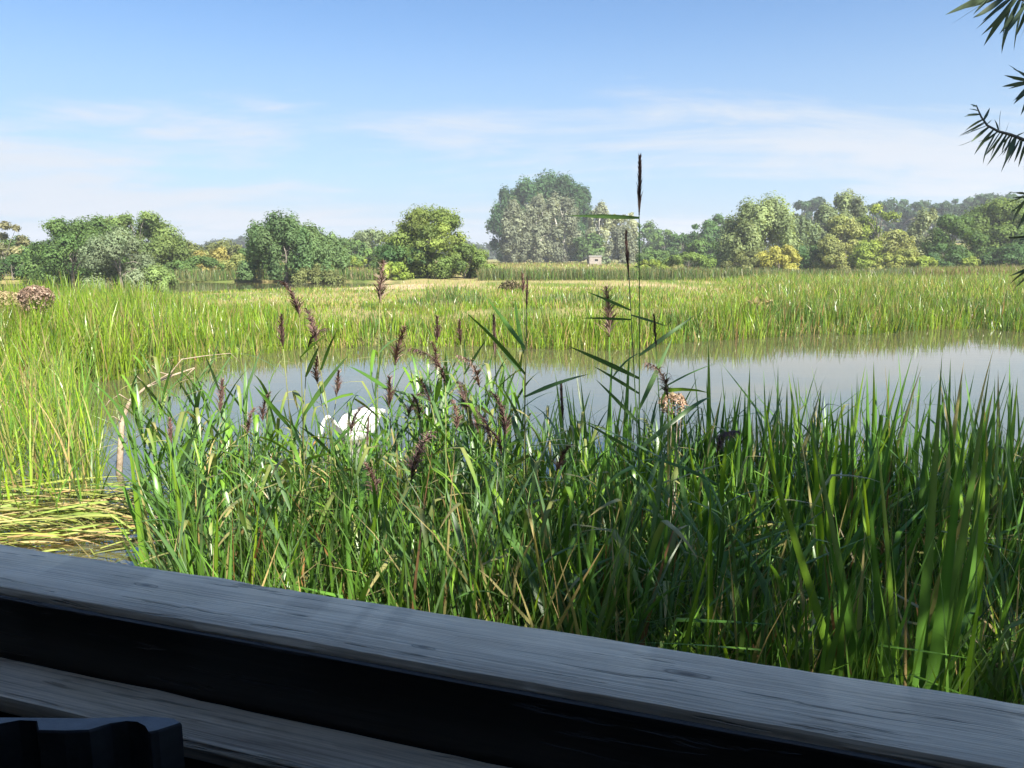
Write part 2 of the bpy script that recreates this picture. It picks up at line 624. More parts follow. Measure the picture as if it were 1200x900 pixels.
def random_blades(X, Y, Z, H, W, cols, probs, segs=4, leans=0.16, curves=0.5, kinkp=0.1, tipdry=0.2):
    n = len(X)
    c0 = mixcols(n, cols, probs, 0.26)
    c1 = c0 * np.array([1.15, 1.08, 1.0])
    dry = rng.random(n) < tipdry
    c1[dry] = np.array(STRAW) * (0.7 + 0.4 * rng.random((dry.sum(), 1)))
    c0 = c0 * np.array([1.1, 0.95, 0.9])
    yaw = rng.random(n) * 2 * math.pi
    kk = np.where(rng.random(n) < kinkp, 0.45 + 0.4 * rng.random(n), 9.0)
    ka = 0.6 + 1.3 * rng.random(n)
    return blade_arrays(np.stack([X, Y, Z], 1), H, W, yaw, np.abs(rng.standard_normal(n)) * leans,
                        np.abs(rng.standard_normal(n)) * curves, c0, c1, segs, kk, ka,
                        rng.random(n) * 2 * math.pi)


def stuff(name, arr, mat, label, cat):
    v, t, c = arr
    return obj(name, mesh_np(name, v, t, c), mat, label=label, cat=cat, kind='stuff')


def scatter(n, y0, y1, k=0.84, lo=None):
    """random ground points in the wedge seen by the camera, even per area"""
    y = np.sqrt(rng.random(n) * (y1 ** 2 - y0 ** 2) + y0 ** 2)
    x = (rng.random(n) * 2 - 1) * k * y
    return x, y


def mid_reeds():
    parts = []
    # the bank of reeds across the pond
    X, Y = scatter(230000, 11.5, 28)
    xp, yp = to_px(X, Y, 0 * X)
    sd = pond_sd(X, Y)
    nz = fbm(X * 0.7, Y * 0.7, 31)
    nz2 = fbm(X * 0.22, Y * 0.22, 33)
    edge = sstep(3.2, 1.4, -sd)
    full = np.clip(sstep(400, 300, xp) * sstep(25.5, 22.5, Y) + sstep(800, 900, xp) + edge, 0, 1)
    clump = sstep(0.52, 0.62, nz2)
    dens = np.maximum(full * (0.55 + 0.45 * sstep(0.35, 0.6, nz)), 0.9 * clump * (xp > 420)) + 0.25
    strawp = np.exp(-((xp - 275) / 60) ** 2 - ((yp - 389) / 10) ** 2) + 0.8 * np.exp(-((xp - 600) / 130) ** 2 - ((yp - 374) / 9) ** 2) + np.exp(-((xp - 885) / 28) ** 2 - ((yp - 372) / 14) ** 2)
    dens = dens * (1 - 0.85 * np.clip(strawp * 1.3, 0, 1))
    ok = (sd < 0.35) & (rng.random(len(X)) < dens * 0.46)
    X, Y, xp, yp, sd, nz, full, clump = [a[ok] for a in (X, Y, xp, yp, sd, nz, full, clump)]
    H = np.where(full > 0.45, 0.70 + 0.35 * nz, np.where(clump > 0.5, 0.55, 0.22 + 0.16 * nz))
    H = H * (0.60 + 0.62 * rng.random(len(X))) * (0.72 + 0.56 * fbm(X * 1.7, Y * 1.7, 35))
    H *= 1.10 - 0.44 * sstep(170, 260, xp) + 0.10 * sstep(800, 900, xp)
    H *= 0.7 + 0.6 * fbm(X * 0.5, Y * 0.5, 37)
    H *= np.where(Y > 23, 0.75, 1.0)
    W = 0.014 + 0.02 * rng.random(len(X))
    Z = np.maximum(ground_z(X, Y), -0.15)
    yel = nz + 0.15 * (xp < 420) - 0.12 * (xp > 900) + 0.12 * rng.standard_normal(len(X))
    for sel, cols, pr in ((yel > 0.52, (G_YEL, G_MID, STRAW), (0.78, 0.17, 0.05)),
                          ((yel <= 0.52) & (yel > 0.38), (G_YEL, G_MID, G_BLUE, STRAW), (0.4, 0.4, 0.1, 0.1)),
                          (yel <= 0.38, (G_MID, G_DEEP, G_BLUE, RUST), (0.5, 0.22, 0.22, 0.06))):
        parts.append(random_blades(X[sel], Y[sel], Z[sel], H[sel], W[sel], cols, pr, 4, 0.13, 0.35, 0.10, 0.22))
    # rusty dead leaves round the water line
    e = (np.abs(sd) < 0.5) & (rng.random(len(X)) < 0.25)
    parts.append(random_blades(X[e], Y[e], Z[e], H[e] * 0.4, W[e], (STRAW, RUST), (0.7, 0.3), 3, 0.6, 0.9, 0.3, 0.5))
    stuff('pond_bank_reeds', join(parts), M_reed, 'sunlit yellow-green reeds along the bank across the pond', 'reeds')

    parts = []
    X, Y = scatter(150000, 26, 58)
    xp, yp = to_px(X, Y, 0 * X)
    sd = pond_sd(X, Y)
    nz = fbm(X * 0.35, Y * 0.35, 41)
    right = sstep(800, 960, xp + (Y - 40) * 2)
    clump = np.exp(-((xp - 685) / 55) ** 2 - ((Y - 30) / 2.5) ** 2) + np.exp(-((xp - 520) / 60) ** 2 - ((Y - 29) / 2.2) ** 2)
    dens = np.clip(right * (0.5 + 0.6 * nz) + clump + 0.7 * sstep(0.44, 0.58, nz) * sstep(44, 40, Y) + 0.42 * sstep(50, 40, Y) + 0.10, 0, 1)
    ok = (sd < -0.2) & (rng.random(len(X)) < dens * 0.6) & (yp < 372)
    X, Y, xp, sd, nz, right, clump = [a[ok] for a in (X, Y, xp, sd, nz, right, clump)]
    H = (0.18 + 0.15 * rng.random(len(X))) * (1 - np.clip(right + clump, 0, 1)) + np.clip(right + clump, 0, 1) * (0.30 + 0.75 * nz)
    H = H * (0.75 + 0.5 * rng.random(len(X)))
    H = np.where((xp < 500) & (Y > 24), H * 0.6, H)
    W = 0.02 + 0.02 * rng.random(len(X))
    Z = ground_z(X, Y)
    blue = (clump > 0.4)
    for sel, cols, pr in ((blue, (G_BLUE, G_MID, G_DEEP), (0.5, 0.35, 0.15)),
                          (~blue & (right > 0.4), (G_YEL, G_MID, G_BLUE, STRAW), (0.42, 0.34, 0.12, 0.12)),
                          (~blue & (right <= 0.4), (G_YEL, G_MID, STRAW), (0.5, 0.32, 0.18))):
        parts.append(random_blades(X[sel], Y[sel], Z[sel], H[sel], W[sel], cols, pr, 3, 0.16, 0.4, 0.08, 0.25))
    stuff('marsh_grass', join(parts), M_reed, 'patchy green and straw-coloured grass on the marsh flats', 'grass')

    parts = []
    # grey-green belt of taller reeds in front of the trees
    X, Y = scatter(120000, 56, 75)
    xp, yp = to_px(X, Y, 0 * X)
    lo = 58 + 4 * (fbm(X * 0.06, Y * 0, 61) - 0.5)
    nz = fbm(X * 0.2, Y * 0.2, 51)
    belt = (Y > lo) & (Y < lo + 5 + 8 * sstep(1000, 1100, xp)) & ((xp > 560) | (xp < 470) & (Y > 60)) & (xp > 150)
    ok = belt & (rng.random(len(X)) < 0.75)
    X, Y, xp, nz = [a[ok] for a in (X, Y, xp, nz)]
    H = (0.75 + 0.45 * nz) * (0.8 + 0.35 * rng.random(len(X)))
    W = 0.035 + 0.035 * rng.random(len(X))
    c = xp > 1080
    for sel, cols, pr in ((~c, (G_BLUE, G_MID, (0.12, 0.16, 0.075)), (0.5, 0.2, 0.4)),
                          (c, (G_YEL, G_MID, (0.24, 0.17, 0.12)), (0.35, 0.25, 0.4))):
        parts.append(random_blades(X[sel], Y[sel], ground_z(X[sel], Y[sel]), H[sel], W[sel], cols, pr, 3, 0.1, 0.3, 0.05, 0.3))
    stuff('reed_belt', join(parts), M_reed, 'grey-green belt of tall reeds below the far trees', 'reeds')

    X, Y = scatter(60000, 64, 190)
    xp, yp = to_px(X, Y, 0 * X)
    nz = fbm(X * 0.06, Y * 0.06, 71)
    ok = rng.random(len(X)) < 0.35 + 0.65 * sstep(0.4, 0.6, nz)
    X, Y, nz = X[ok], Y[ok], nz[ok]
    H = (0.25 + 0.6 * nz) * (0.6 + 0.6 * rng.random(len(X)))
    arr = random_blades(X, Y, ground_z(X, Y), H, 0.08 + 0.10 * rng.random(len(X)), (G_YEL, (0.20, 0.19, 0.06), G_MID, (0.26, 0.20, 0.10)),
                        (0.3, 0.3, 0.2, 0.2), 2, 0.25, 0.3, 0.0, 0.3)
    stuff('meadow_grass', arr, M_reed, 'rough yellow-green meadow grass before the poplars', 'grass')


mid_reeds()


def near_fill():
    # reeds on the left bank, sunlit
    X, Y = scatter(30000, 5.4, 13.5)
    xp, yp = to_px(X, Y, 0 * X)
    nz = fbm(X * 1.1, Y * 1.1, 81)
    lim = 122 - 0.30 * np.maximum(0, 560 - yp) + 25 * (nz - 0.5)
    ok = (xp < lim) & (rng.random(len(X)) < 0.62) & ~((yp > 572) & (rng.random(len(X)) > sstep(625, 575, yp)))
    X, Y, nz = X[ok], Y[ok], nz[ok]
    H = (0.75 + 0.6 * nz) * (0.65 + 0.5 * rng.random(len(X)))
    arr = random_blades(X, Y, np.maximum(ground_z(X, Y), -0.2), H, 0.009 + 0.012 * rng.random(len(X)),
                        (G_YEL, G_MID, G_BLUE, STRAW), (0.42, 0.44, 0.08, 0.06), 5, 0.16, 0.5, 0.16, 0.2)
    stuff('left_bank_reeds', arr, M_reed, 'sunlit green reeds beside the flattened reed mat', 'reeds')
    # close-set leaves between the nearer plants
    X, Y = scatter(27000, 1.9, 6.2, 0.8)
    xp, yp = to_px(X, Y, 0 * X)
    nz = fbm(X * 1.6, Y * 1.6, 91)
    ok = (X > -0.46 * Y - 0.1 * (nz - 0.5)) & (rng.random(len(X)) < (0.5 + 0.5 * nz) * sstep(5.9, 4.4, Y + 0.8 * (nz - 0.5) - 0.5 * sstep(660, 740, xp)))
    ok &= Y > 1.5 - 0.33 * X
    X, Y, nz, xp = X[ok], Y[ok], nz[ok], xp[ok]
    H = (0.78 + 0.55 * nz) * (0.5 + 0.65 * rng.random(len(X)))
    H *= np.where(xp > 680, 0.9, 1.0)
    arr1 = random_blades(X, Y, np.maximum(ground_z(X, Y), -0.2), H, 0.009 + 0.019 * rng.random(len(X)) ** 1.3,
                         (G_MID, G_DEEP, G_BLUE, G_YEL, STRAW, RUST), (0.38, 0.33, 0.18, 0.04, 0.04, 0.03), 6, 0.17, 0.5, 0.2, 0.1)
    # dead leaves low down
    k = rng.random(len(X)) < 0.10
    arr2 = random_blades(X[k], Y[k], np.maximum(ground_z(X[k], Y[k]), 0.0), H[k] * 0.55, 0.008 + 0.008 * rng.random(k.sum()),
                         (STRAW, RUST, G_MID), (0.45, 0.35, 0.2), 5, 0.5, 0.9, 0.4, 0.6)
    stuff('near_reed_undergrowth', join([arr1, arr2]), M_reed, 'tangled green reed leaves below the window sill', 'reeds')


near_fill()


# ------------------------------------------------------------------ near plants, one by one
def leaf_mesh(name, length, width, curve, kink=None, cols=(G_DEEP, G_MID), segs=7, vfold=0.25):
    """a leaf growing up +Z and arching to +X, folded along its midrib"""
    t = np.linspace(0, 1, segs + 1)
    th = curve * t ** 1.5
    if kink:
        th = th + np.where(t > kink[0], kink[1], 0)
    tm = th[1:]
    x = np.concatenate([[0], np.cumsum(np.sin(tm))]) * length / segs
    z = np.concatenate([[0], np.cumsum(np.cos(tm))]) * length / segs
    nx, nz = np.cos(th), -np.sin(th)
    wv = 0.5 * width * (0.45 + 0.55 * np.minimum(1, t * 3)) * (1 - t ** 2.4)
    V, T, C = [], [], []
    c0, c1 = np.array(cols[0]), np.array(cols[1])
    for i in range(segs):
        f = wv[i] * vfold
        V += [(x[i] + nx[i] * f, -wv[i], z[i] + nz[i] * f), (x[i], 0, z[i]), (x[i] + nx[i] * f, wv[i], z[i] + nz[i] * f)]
        c = c0 * (1 - t[i]) + c1 * t[i]
        C += [c, c * 1.25, c]
    V.append((x[-1], 0, z[-1]))
    C.append(c1)
    for i in range(segs - 1):
        a = 3 * i
        for q in (0, 1):
            T += [(a + q, a + q + 1, a + q + 4), (a + q, a + q + 4, a + q + 3)]
    a = 3 * (segs - 1)
    e = 3 * segs
    T += [(a, a + 1, e), (a + 1, a + 2, e)]
    m = mesh_np(name, V, T, np.array(C), True)
    m.materials.append(M_reed)
    return m


def clump_leafs():
    out = []
    for i in range(12):
        L_ = 1.0
        cv = abs(random.gauss(0, 0.30)) + 0.04
        kk = (random.uniform(0.55, 0.8), random.uniform(0.7, 1.6)) if i in (3, 7, 10) else None
        cols = [(G_DEEP, G_MID), (G_MID, G_MID), (G_MID, G_YEL), (G_DEEP, G_DEEP), (G_MID, STRAW), (G_BLUE, G_MID)][i % 6]
        out.append(leaf_mesh('leaf', L_, 0.030 + 0.014 * random.random(), cv, kk, cols))
    out.append(leaf_mesh('leaf', 1.0, 0.014, 1.2, (0.5, 0.6), (STRAW, STRAW)))
    out.append(leaf_mesh('leaf', 1.0, 0.013, 0.9, (0.4, 1.0), (RUST, STRAW)))
    return out


CLUMP_LEAF = clump_leafs()
LBL_SEDGE = 'clump of broad upright blade leaves in the shaded near reedbed'
LBL_SEDGE_SUN = 'clump of blade leaves in the sunlit part of the near reedbed'


def add_clump(X, Y, n, h, label, group=None, wscale=1.0, spread=0.05, lean=0.16, pick=None):
    z = max(float(ground_z([X], [Y])[0]), -0.15)
    root = thing('sedge_clump', (X, Y, z), label, 'plant', group)
    for k in range(n):
        m = CLUMP_LEAF[random.choice(pick)] if pick else random.choice(CLUMP_LEAF if random.random() < 0.5 else CLUMP_LEAF[:12])
        hh = h * random.uniform(0.6, 1.08)
        a = random.uniform(0, 2 * math.pi)
        tilt = abs(random.gauss(0, lean))
        M_ = (Matrix.Translation((spread * random.gauss(0, 1), spread * random.gauss(0, 1), 0)) @ Matrix.Rotation(a, 4, 'Z')
              @ Matrix.Rotation(tilt, 4, 'Y') @ Matrix.Rotation(random.uniform(-0.9, 0.9), 4, 'Z')
              @ Matrix.Diagonal((hh, hh ** 0.5 * wscale, hh, 1)))
        obj('leaf', m, parent=root, mw=M_)
    return root


def clumps():
    cnt = 0
    tries = 0
    spots = []
    while cnt < 165 and tries < 5000:
        tries += 1
        y = math.sqrt(random.uniform(2.1 ** 2, 5.5 ** 2))
        x = random.uniform(-0.44, 0.78) * y
        if y < 1.75 - 0.33 * x:
            continue
        # more of them to the right, fewer by the open water left of centre
        pxl = 600 + 900 * x / y
        if random.random() > (0.42 if pxl < 560 else 1.0):
            continue
        if any((x - a) ** 2 + (y - b) ** 2 < 0.18 ** 2 for a, b in spots):
            continue
        spots.append((x, y))
        h = random.uniform(0.95, 1.3)
        if pxl > 700:
            h *= 1.14
        sun_ = pxl < 480
        lb = (LBL_SEDGE_SUN if sun_ else LBL_SEDGE) + (', tall' if h > 1.2 else ', low')
        add_clump(x, y, random.randint(7, 12), h, lb, lb)
        cnt += 1
    # taller stands reaching out into the pond
    for k in range(84):
        pxl = random.uniform(672, 930) if k < 34 else (random.uniform(900, 1230) if k < 66 else random.choice((random.uniform(160, 345), random.uniform(465, 570))))
        y = random.uniform(4.0, 5.5)
        add_clump((pxl - 600) / FPX * y * 1.03, y, random.randint(7, 11), random.uniform(1.15, 1.5),
                  'tall clump of sword-like leaves reaching out into the open pond', 'sword-leaved stands at the open water')
    # the big clump whose leaves fan out in front of the others
    p = gp(1103, 700, 0.25)
    root = thing('iris_clump', (1.28, 2.22, 0.12), 'tall fan of wide bright green sword leaves, close beyond the window sill', 'plant')
    fan = [(-0.52, 1.30, 0.05), (-0.36, 1.28, 0.3), (-0.24, 1.02, -0.2), (-0.12, 1.24, 0.5), (0.0, 1.38, 0.1), (0.05, 1.22, -0.5),
           (0.14, 1.36, 0.2), (-0.05, 0.9, 0.9), (0.10, 1.05, -0.9), (0.24, 1.1, 0.4), (-0.42, 0.95, -0.4)]
    for (a, hh, tw) in fan:
        m = CLUMP_LEAF[random.choice((0, 1, 6, 2))]
        M_ = (Matrix.Translation((a * 0.12, tw * 0.05, 0)) @ Matrix.Rotation(a * 0.62, 4, 'Y') @ Matrix.Rotation(math.pi / 2 + tw, 4, 'Z')
              @ Matrix.Diagonal((hh * 0.5, 1.2, hh * 1.16, 1)))
        obj('leaf', m, parent=root, mw=M_)
    # sprays standing out in the open water
    for (x, y, h, n) in ((944, 476, 0.62, 9), (1006, 486, 0.75, 8), (1075, 470, 0.7, 8)):
        q = gp(x, y)
        add_clump(q.x, q.y, n, h, 'thin spray of blade leaves standing alone in open water', 'sprays standing in the water', 0.7, 0.04, 0.4)


clumps()

REED_LEAF = []
for i in range(7):
    cv = (0.3, 0.6, 0.9, 1.2, 0.15, 0.5, 0.8)[i]
    kk = (0.5, 0.9) if i in (3, 6) else None
    cols = ((G_DEEP, G_DEEP), (G_DEEP, G_MID), (G_BLUE, G_DEEP), (G_MID, G_YEL), (G_BLUE, G_BLUE), (G_DEEP, G_BLUE), (G_MID, STRAW))[i]
    REED_LEAF.append(leaf_mesh('leaf', 0.38, 0.026, cv, kk, cols, 6, 0.18))


def plume_mesh(i, length, openness, droop, dark):
    """feathery panicle: thin strands leaving a bending axis, +Z up, swept to +X"""
    n = 190
    r = np.random.default_rng(100 + i)
    ta = r.random(n) ** 0.85
    ax_th = droop * ta ** 1.3
    bx = length * (np.sin(ax_th) * ta * 0.75)
    bz = length * ta * np.cos(ax_th * 0.6)
    yaw = r.normal(0, 2.2 - 1.5 * min(1, droop), n)
    hl = length * (0.16 + (0.36 if openness > 0.12 else 0.24) * r.random(n)) * (1.15 - ta * 0.75)
    lean = openness * (0.25 + 1.15 * r.random(n)) + ax_th
    curve = (0.35 + droop * 1.1 + 0.7 * r.random(n)) * (1 if openness > 0.12 else 0.3)
    base = np.array([(0.115, 0.070, 0.064), (0.155, 0.090, 0.076), (0.075, 0.050, 0.048), (0.25, 0.185, 0.145)])
    c0 = base[r.choice(4, n, p=dark)]
    c1 = c0 * 1.35
    B = np.stack([bx, 0 * bx, bz], 1)
    arr = blade_arrays(B, hl, np.full(n, 0.0045) + 0.0035 * r.random(n), yaw, lean, curve, c0, c1, 3, None, None, r.random(n) * 6.28, 0.8)
    # axis
    ts = np.linspace(0, 1, 9)
    Ba = np.stack([length * np.sin(droop * ts ** 1.3) * ts * 0.75, 0 * ts, length * ts * np.cos(0.6 * droop * ts ** 1.3)], 1)
    mb = MB()
    mb.tube([tuple(b) for b in Ba], [0.0028 * (1 - 0.8 * t) for t in ts], 4)
    V = np.array(mb.v)
    T = []
    for f in mb.f:
        T += [(f[0], f[k], f[k + 1]) for k in range(1, len(f) - 1)]
    v, t, c = join([arr, (V, np.array(T), np.tile(np.array([0.10, 0.07, 0.05]), (len(V), 1)))])
    m = mesh_np('plume', v, t, c)
    m.materials.append(M_plume)
    return m


PL_DARK = (0.35, 0.2, 0.4, 0.05)
PL_RED = (0.3, 0.5, 0.1, 0.1)
PL_PALE = (0.15, 0.25, 0.1, 0.5)
PLUME = {
    'shut': plume_mesh(0, 0.24, 0.115, 0.05, PL_DARK),
    'shutred': plume_mesh(1, 0.20, 0.26, 0.10, PL_RED),
    'open': plume_mesh(2, 0.22, 0.38, 0.55, PL_DARK),
    'openred': plume_mesh(3, 0.22, 0.34, 0.45, PL_RED),
    'droop': plume_mesh(4, 0.26, 0.34, 1.15, PL_DARK),
    'drooppale': plume_mesh(5, 0.26, 0.36, 1.05, PL_PALE),
    'pale': plume_mesh(6, 0.22, 0.5, 0.12, PL_PALE),
}
PL_LABEL = {
    'shut': 'reed stem with a closed, dark, narrow seed plume',
    'shutred': 'reed stem with a narrow red-brown seed plume',
    'open': 'reed stem with a loose dark purple seed plume',
    'openred': 'reed stem with a loose reddish-brown seed plume',
    'droop': 'reed stem with a dark plume nodding to one side',
    'drooppale': 'reed stem with a pale brown plume nodding to one side',
    'pale': 'reed stem with a pale feathery open seed plume',
}
M_stem = leaf_mat('reed_stem', trans=0.05, rough=0.45, var=0.25, scale=14)


def stem_mesh(pts, r0, r1, c):
    mb = MB()
    n = len(pts)
    mb.tube(pts, [r0 + (r1 - r0) * i / (n - 1) for i in range(n)], 5)
    V = np.array(mb.v)
    T = []
    for f in mb.f:
        T += [(f[0], f[k], f[k + 1]) for k in range(1, len(f) - 1)]
    m = mesh_np('stem', V, T, np.tile(np.array(c), (len(V), 1)), True)
    m.materials.append(M_stem)
    return m


def align(d, up=Vector((0, 0, 1))):
    """rotation that sends +Z to d"""
    return Vector(d).to_track_quat('Z', 'Y').to_matrix().to_4x4()


def flowering_reed(x, y, kind, Y, side=0, h=60, label=None, leaves=5, leaf_list=None, low=0.35):
    """x, y: photo pixel of the plume's foot; Y: distance in metres; h: plume length in px"""
    foot = dp(x, y, Y)
    bx = foot.x + random.gauss(0, 0.10)
    by = Y + random.gauss(0, 0.12)
    bz = max(float(ground_z([bx], [by])[0]), -0.2)
    lab = label or PL_LABEL[kind]
    root = thing('flowering_reed', (bx, by, bz), lab, 'reed', None if label else 'plumes: ' + lab)
    o = Vector((bx, by, bz))
    top = foot - o
    pts = [Vector((top.x * t ** 1.4, top.y * t ** 1.4, top.z * t)) for t in np.linspace(0, 1, 8)]
    obj('stem', stem_mesh(pts, 0.0042, 0.0022, random.choice((G_MID, G_BLUE, (0.16, 0.17, 0.06)))), parent=root)
    s = (h / FPX * Y) / 0.24
    a = side if side is not None else random.uniform(0, 6.28)
    tdir = (pts[-1] - pts[-2]).normalized()
    obj('plume', PLUME[kind], parent=root,
        mw=Matrix.Translation(top) @ align(tdir) @ Matrix.Rotation(a, 4, 'Z') @ Matrix.Rotation(random.gauss(0, 0.06), 4, 'Y') @ Matrix.Diagonal((s, s, s, 1)))
    if leaf_list is None:
        leaf_list = []
        for k in range(leaves):
            leaf_list.append((low + (0.97 - low) * (k + 0.6 * random.random()) / leaves, random.uniform(0, 6.28),
                              random.uniform(0.5, 1.2), random.uniform(0.65, 1.1)))
    for (t, az, tilt, sc, *ro) in leaf_list:
        p = Vector((top.x * t ** 1.4, top.y * t ** 1.4, top.z * t))
        M_ = Matrix.Translation(p) @ Matrix.Rotation(az, 4, 'Z') @ Matrix.Rotation(tilt, 4, 'Y') @ Matrix.Rotation(ro[0] if ro else random.gauss(0, 0.7), 4, 'Z') @ Matrix.Diagonal((sc, sc, sc, 1))
        obj('leaf', REED_LEAF[4] if ro else random.choice(REED_LEAF), parent=root, mw=M_)
    return root


PI = math.pi
# the tall ones that stand out against sky and trees
flowering_reed(749, 252, 'shut', 3.5, PI, 62, 'tallest reed stem, its narrow dark plume against the sky',
               leaf_list=[(0.995, PI, 1.52, 0.86, 1.2), (0.735, 0.1, 0.95, 0.86, 1.3), (0.69, PI, 1.12, 1.0, 1.3), (0.66, PI + .1, 1.0, 0.7, 1.2), (0.63, 0.3, 0.45, 1.0, 1.0), (0.60, PI, 0.75, 0.8, 1.2), (0.5, 2.5, .7, 1.0), (0.45, -0.4, 0.8, 1.0), (0.55, 0.1, 0.9, 1.0, 1.2)])
flowering_reed(737, 325, 'shut', 3.5, PI, 50, 'reed stem with a dark spindle plume, beside the tallest reed',
               leaf_list=[(0.93, PI, 1.15, 0.6, 1.2), (0.92, 0.1, 1.85, 0.5, 1.2), (0.91, PI, 1.5, 0.62, 1.0), (0.62, PI, 1.0, 0.8, 1.0), (0.5, 1, 0.8, 1)])
flowering_reed(613, 345, 'shutred', 3.9, 0, 28, leaves=5)
flowering_reed(351, 372, 'open', 3.9, 0, 50, leaves=5)
flowering_reed(445, 355, 'pale', 4.1, 0, 52, leaves=4)
flowering_reed(714, 395, 'pale', 4.4, 0.4, 62, leaves=4)
RL = [  # x, y of the plume's foot, kind, distance, side, length px
    (332, 405, 'shutred', 4.2, 0, 40), (371, 400, 'open', 4.3, PI, 42), (360, 408, 'droop', 4.4, PI, 30),
    (372, 446, 'openred', 4.4, 0, 36), (394, 462, 'shutred', 4.5, PI, 34), (463, 424, 'openred', 4.4, PI, 46),
    (456, 475, 'shutred', 4.2, PI, 42), (512, 398, 'shutred', 4.6, PI, 32), (540, 400, 'shutred', 4.6, 0, 30),
    (511, 430, 'openred', 4.3, PI, 34), (522, 448, 'droop', 4.0, 0, 46), (580, 418, 'shut', 4.2, PI, 44),
    (562, 450, 'drooppale', 4.0, 0, 42), (492, 490, 'openred', 4.2, 0, 32), (478, 487, 'open', 4.3, 0, 34),
    (535, 500, 'openred', 4.0, 0, 34), (575, 515, 'droop', 3.8, 0, 46), (592, 510, 'open', 3.7, 0, 54),
    (588, 530, 'droop', 3.7, 0, 40), (560, 505, 'open', 4.0, 0.3, 30), (660, 490, 'shut', 4.0, 0, 40),
    (769, 408, 'shut', 3.7, 0, 36), (783, 462, 'drooppale', 3.4, 0, 46), (840, 532, 'droop', 3.1, 0, 48),
    (482, 560, 'open', 3.4, 0, 60), (440, 580, 'openred', 3.4, PI, 44), (258, 480, 'shutred', 4.4, PI, 40),
    (308, 490, 'openred', 4.5, PI, 34), (200, 520, 'shutred', 4.6, 0, 34), (411, 505, 'open', 4.3, 0, 34),
    (652, 552, 'open', 3.2, PI, 40), (617, 358, 'shut', 4.0, PI, 30), (546, 480, 'droop', 4.1, PI, 36),
    (430, 520, 'shut', 4.1, 0, 30), (505, 470, 'open', 4.3, 0, 34), (290, 505, 'openred', 4.3, 0, 30)]
for i, (x, y, k, Y, s, h) in enumerate(RL):
    flowering_reed(x, y + 4, k, Y * 0.9, s, h * 1.15, leaves=6 + i % 4)

# leafy reed stems without plumes: five prototypes and their copies
PROTO = []


def leafy_reed(root_loc, proto, tall):
    lit = root_loc[0] / root_loc[1] < -0.13
    lb = ('tall' if tall else 'short') + ' plumeless leafy reed stem in the ' + ('sunlit' if lit else 'shaded') + ' part of the near reedbed'
    root = thing('leafy_reed', root_loc, lb, 'reed', lb + 's')
    for (nm, me, mw) in proto:
        obj(nm, me, parent=root, mw=mw)
    return root


for q in range(7):
    H = 1.0
    bend = random.uniform(0.02, 0.14)
    az = random.uniform(0, 6.28)
    pts = [Vector((math.cos(az) * bend * t * t, math.sin(az) * bend * t * t, H * t)) for t in np.linspace(0, 1, 7)]
    parts = [('stem', stem_mesh(pts, 0.004, 0.0015, (G_MID, G_BLUE, G_DEEP)[q % 3]), Matrix())]
    nl = 9
    for k in range(nl):
        t = 0.28 + 0.70 * k / (nl - 1)
        p = Vector((math.cos(az) * bend * t * t, math.sin(az) * bend * t * t, H * t))
        a = k * 2.6 + random.gauss(0, 0.4)
        sc = random.uniform(0.65, 1.05) * (0.8 if k > 6 else 1)
        parts.append(('leaf', random.choice(REED_LEAF), Matrix.Translation(p) @ Matrix.Rotation(a, 4, 'Z')
                      @ Matrix.Rotation(random.uniform(0.2, 0.9) * (0.6 if k == nl - 1 else 1), 4, 'Y') @ Matrix.Diagonal((sc, sc, sc, 1))))
    PROTO.append(parts)
cnt = 0
SWAN_SCREEN = [(352 + 9 * k + random.gauss(0, 4), random.uniform(4.0, 5.4)) for k in range(11)]
while cnt < 292:
    y = math.sqrt(random.uniform(2.3 ** 2, 5.3 ** 2))
    x = random.uniform(-0.47, 0.42) * y
    if cnt < len(SWAN_SCREEN):
        y = SWAN_SCREEN[cnt][1]
        x = (SWAN_SCREEN[cnt][0] - 600) / FPX * y * 1.03
    elif cnt >= 240:
        y = random.uniform(4.7, 5.8)
        x = (random.choice((random.uniform(150, 350), random.uniform(462, 610))) - 600) / FPX * y * 1.03
    elif random.random() > (1.0 if x / y < 0.25 else 0.4) or y < 1.75 - 0.33 * x:
        continue
    z = max(float(ground_z([x], [y])[0]), -0.2)
    s = random.uniform(0.8, 1.22) if cnt < 240 else random.uniform(1.15, 1.45)
    r_ = leafy_reed((x, y, z), PROTO[cnt % 7], s > 1.03)
    r_.scale = (s, s, s)
    r_.rotation_euler = (random.gauss(0, 0.06), random.gauss(0, 0.06), random.uniform(0, 6.28))
    cnt += 1


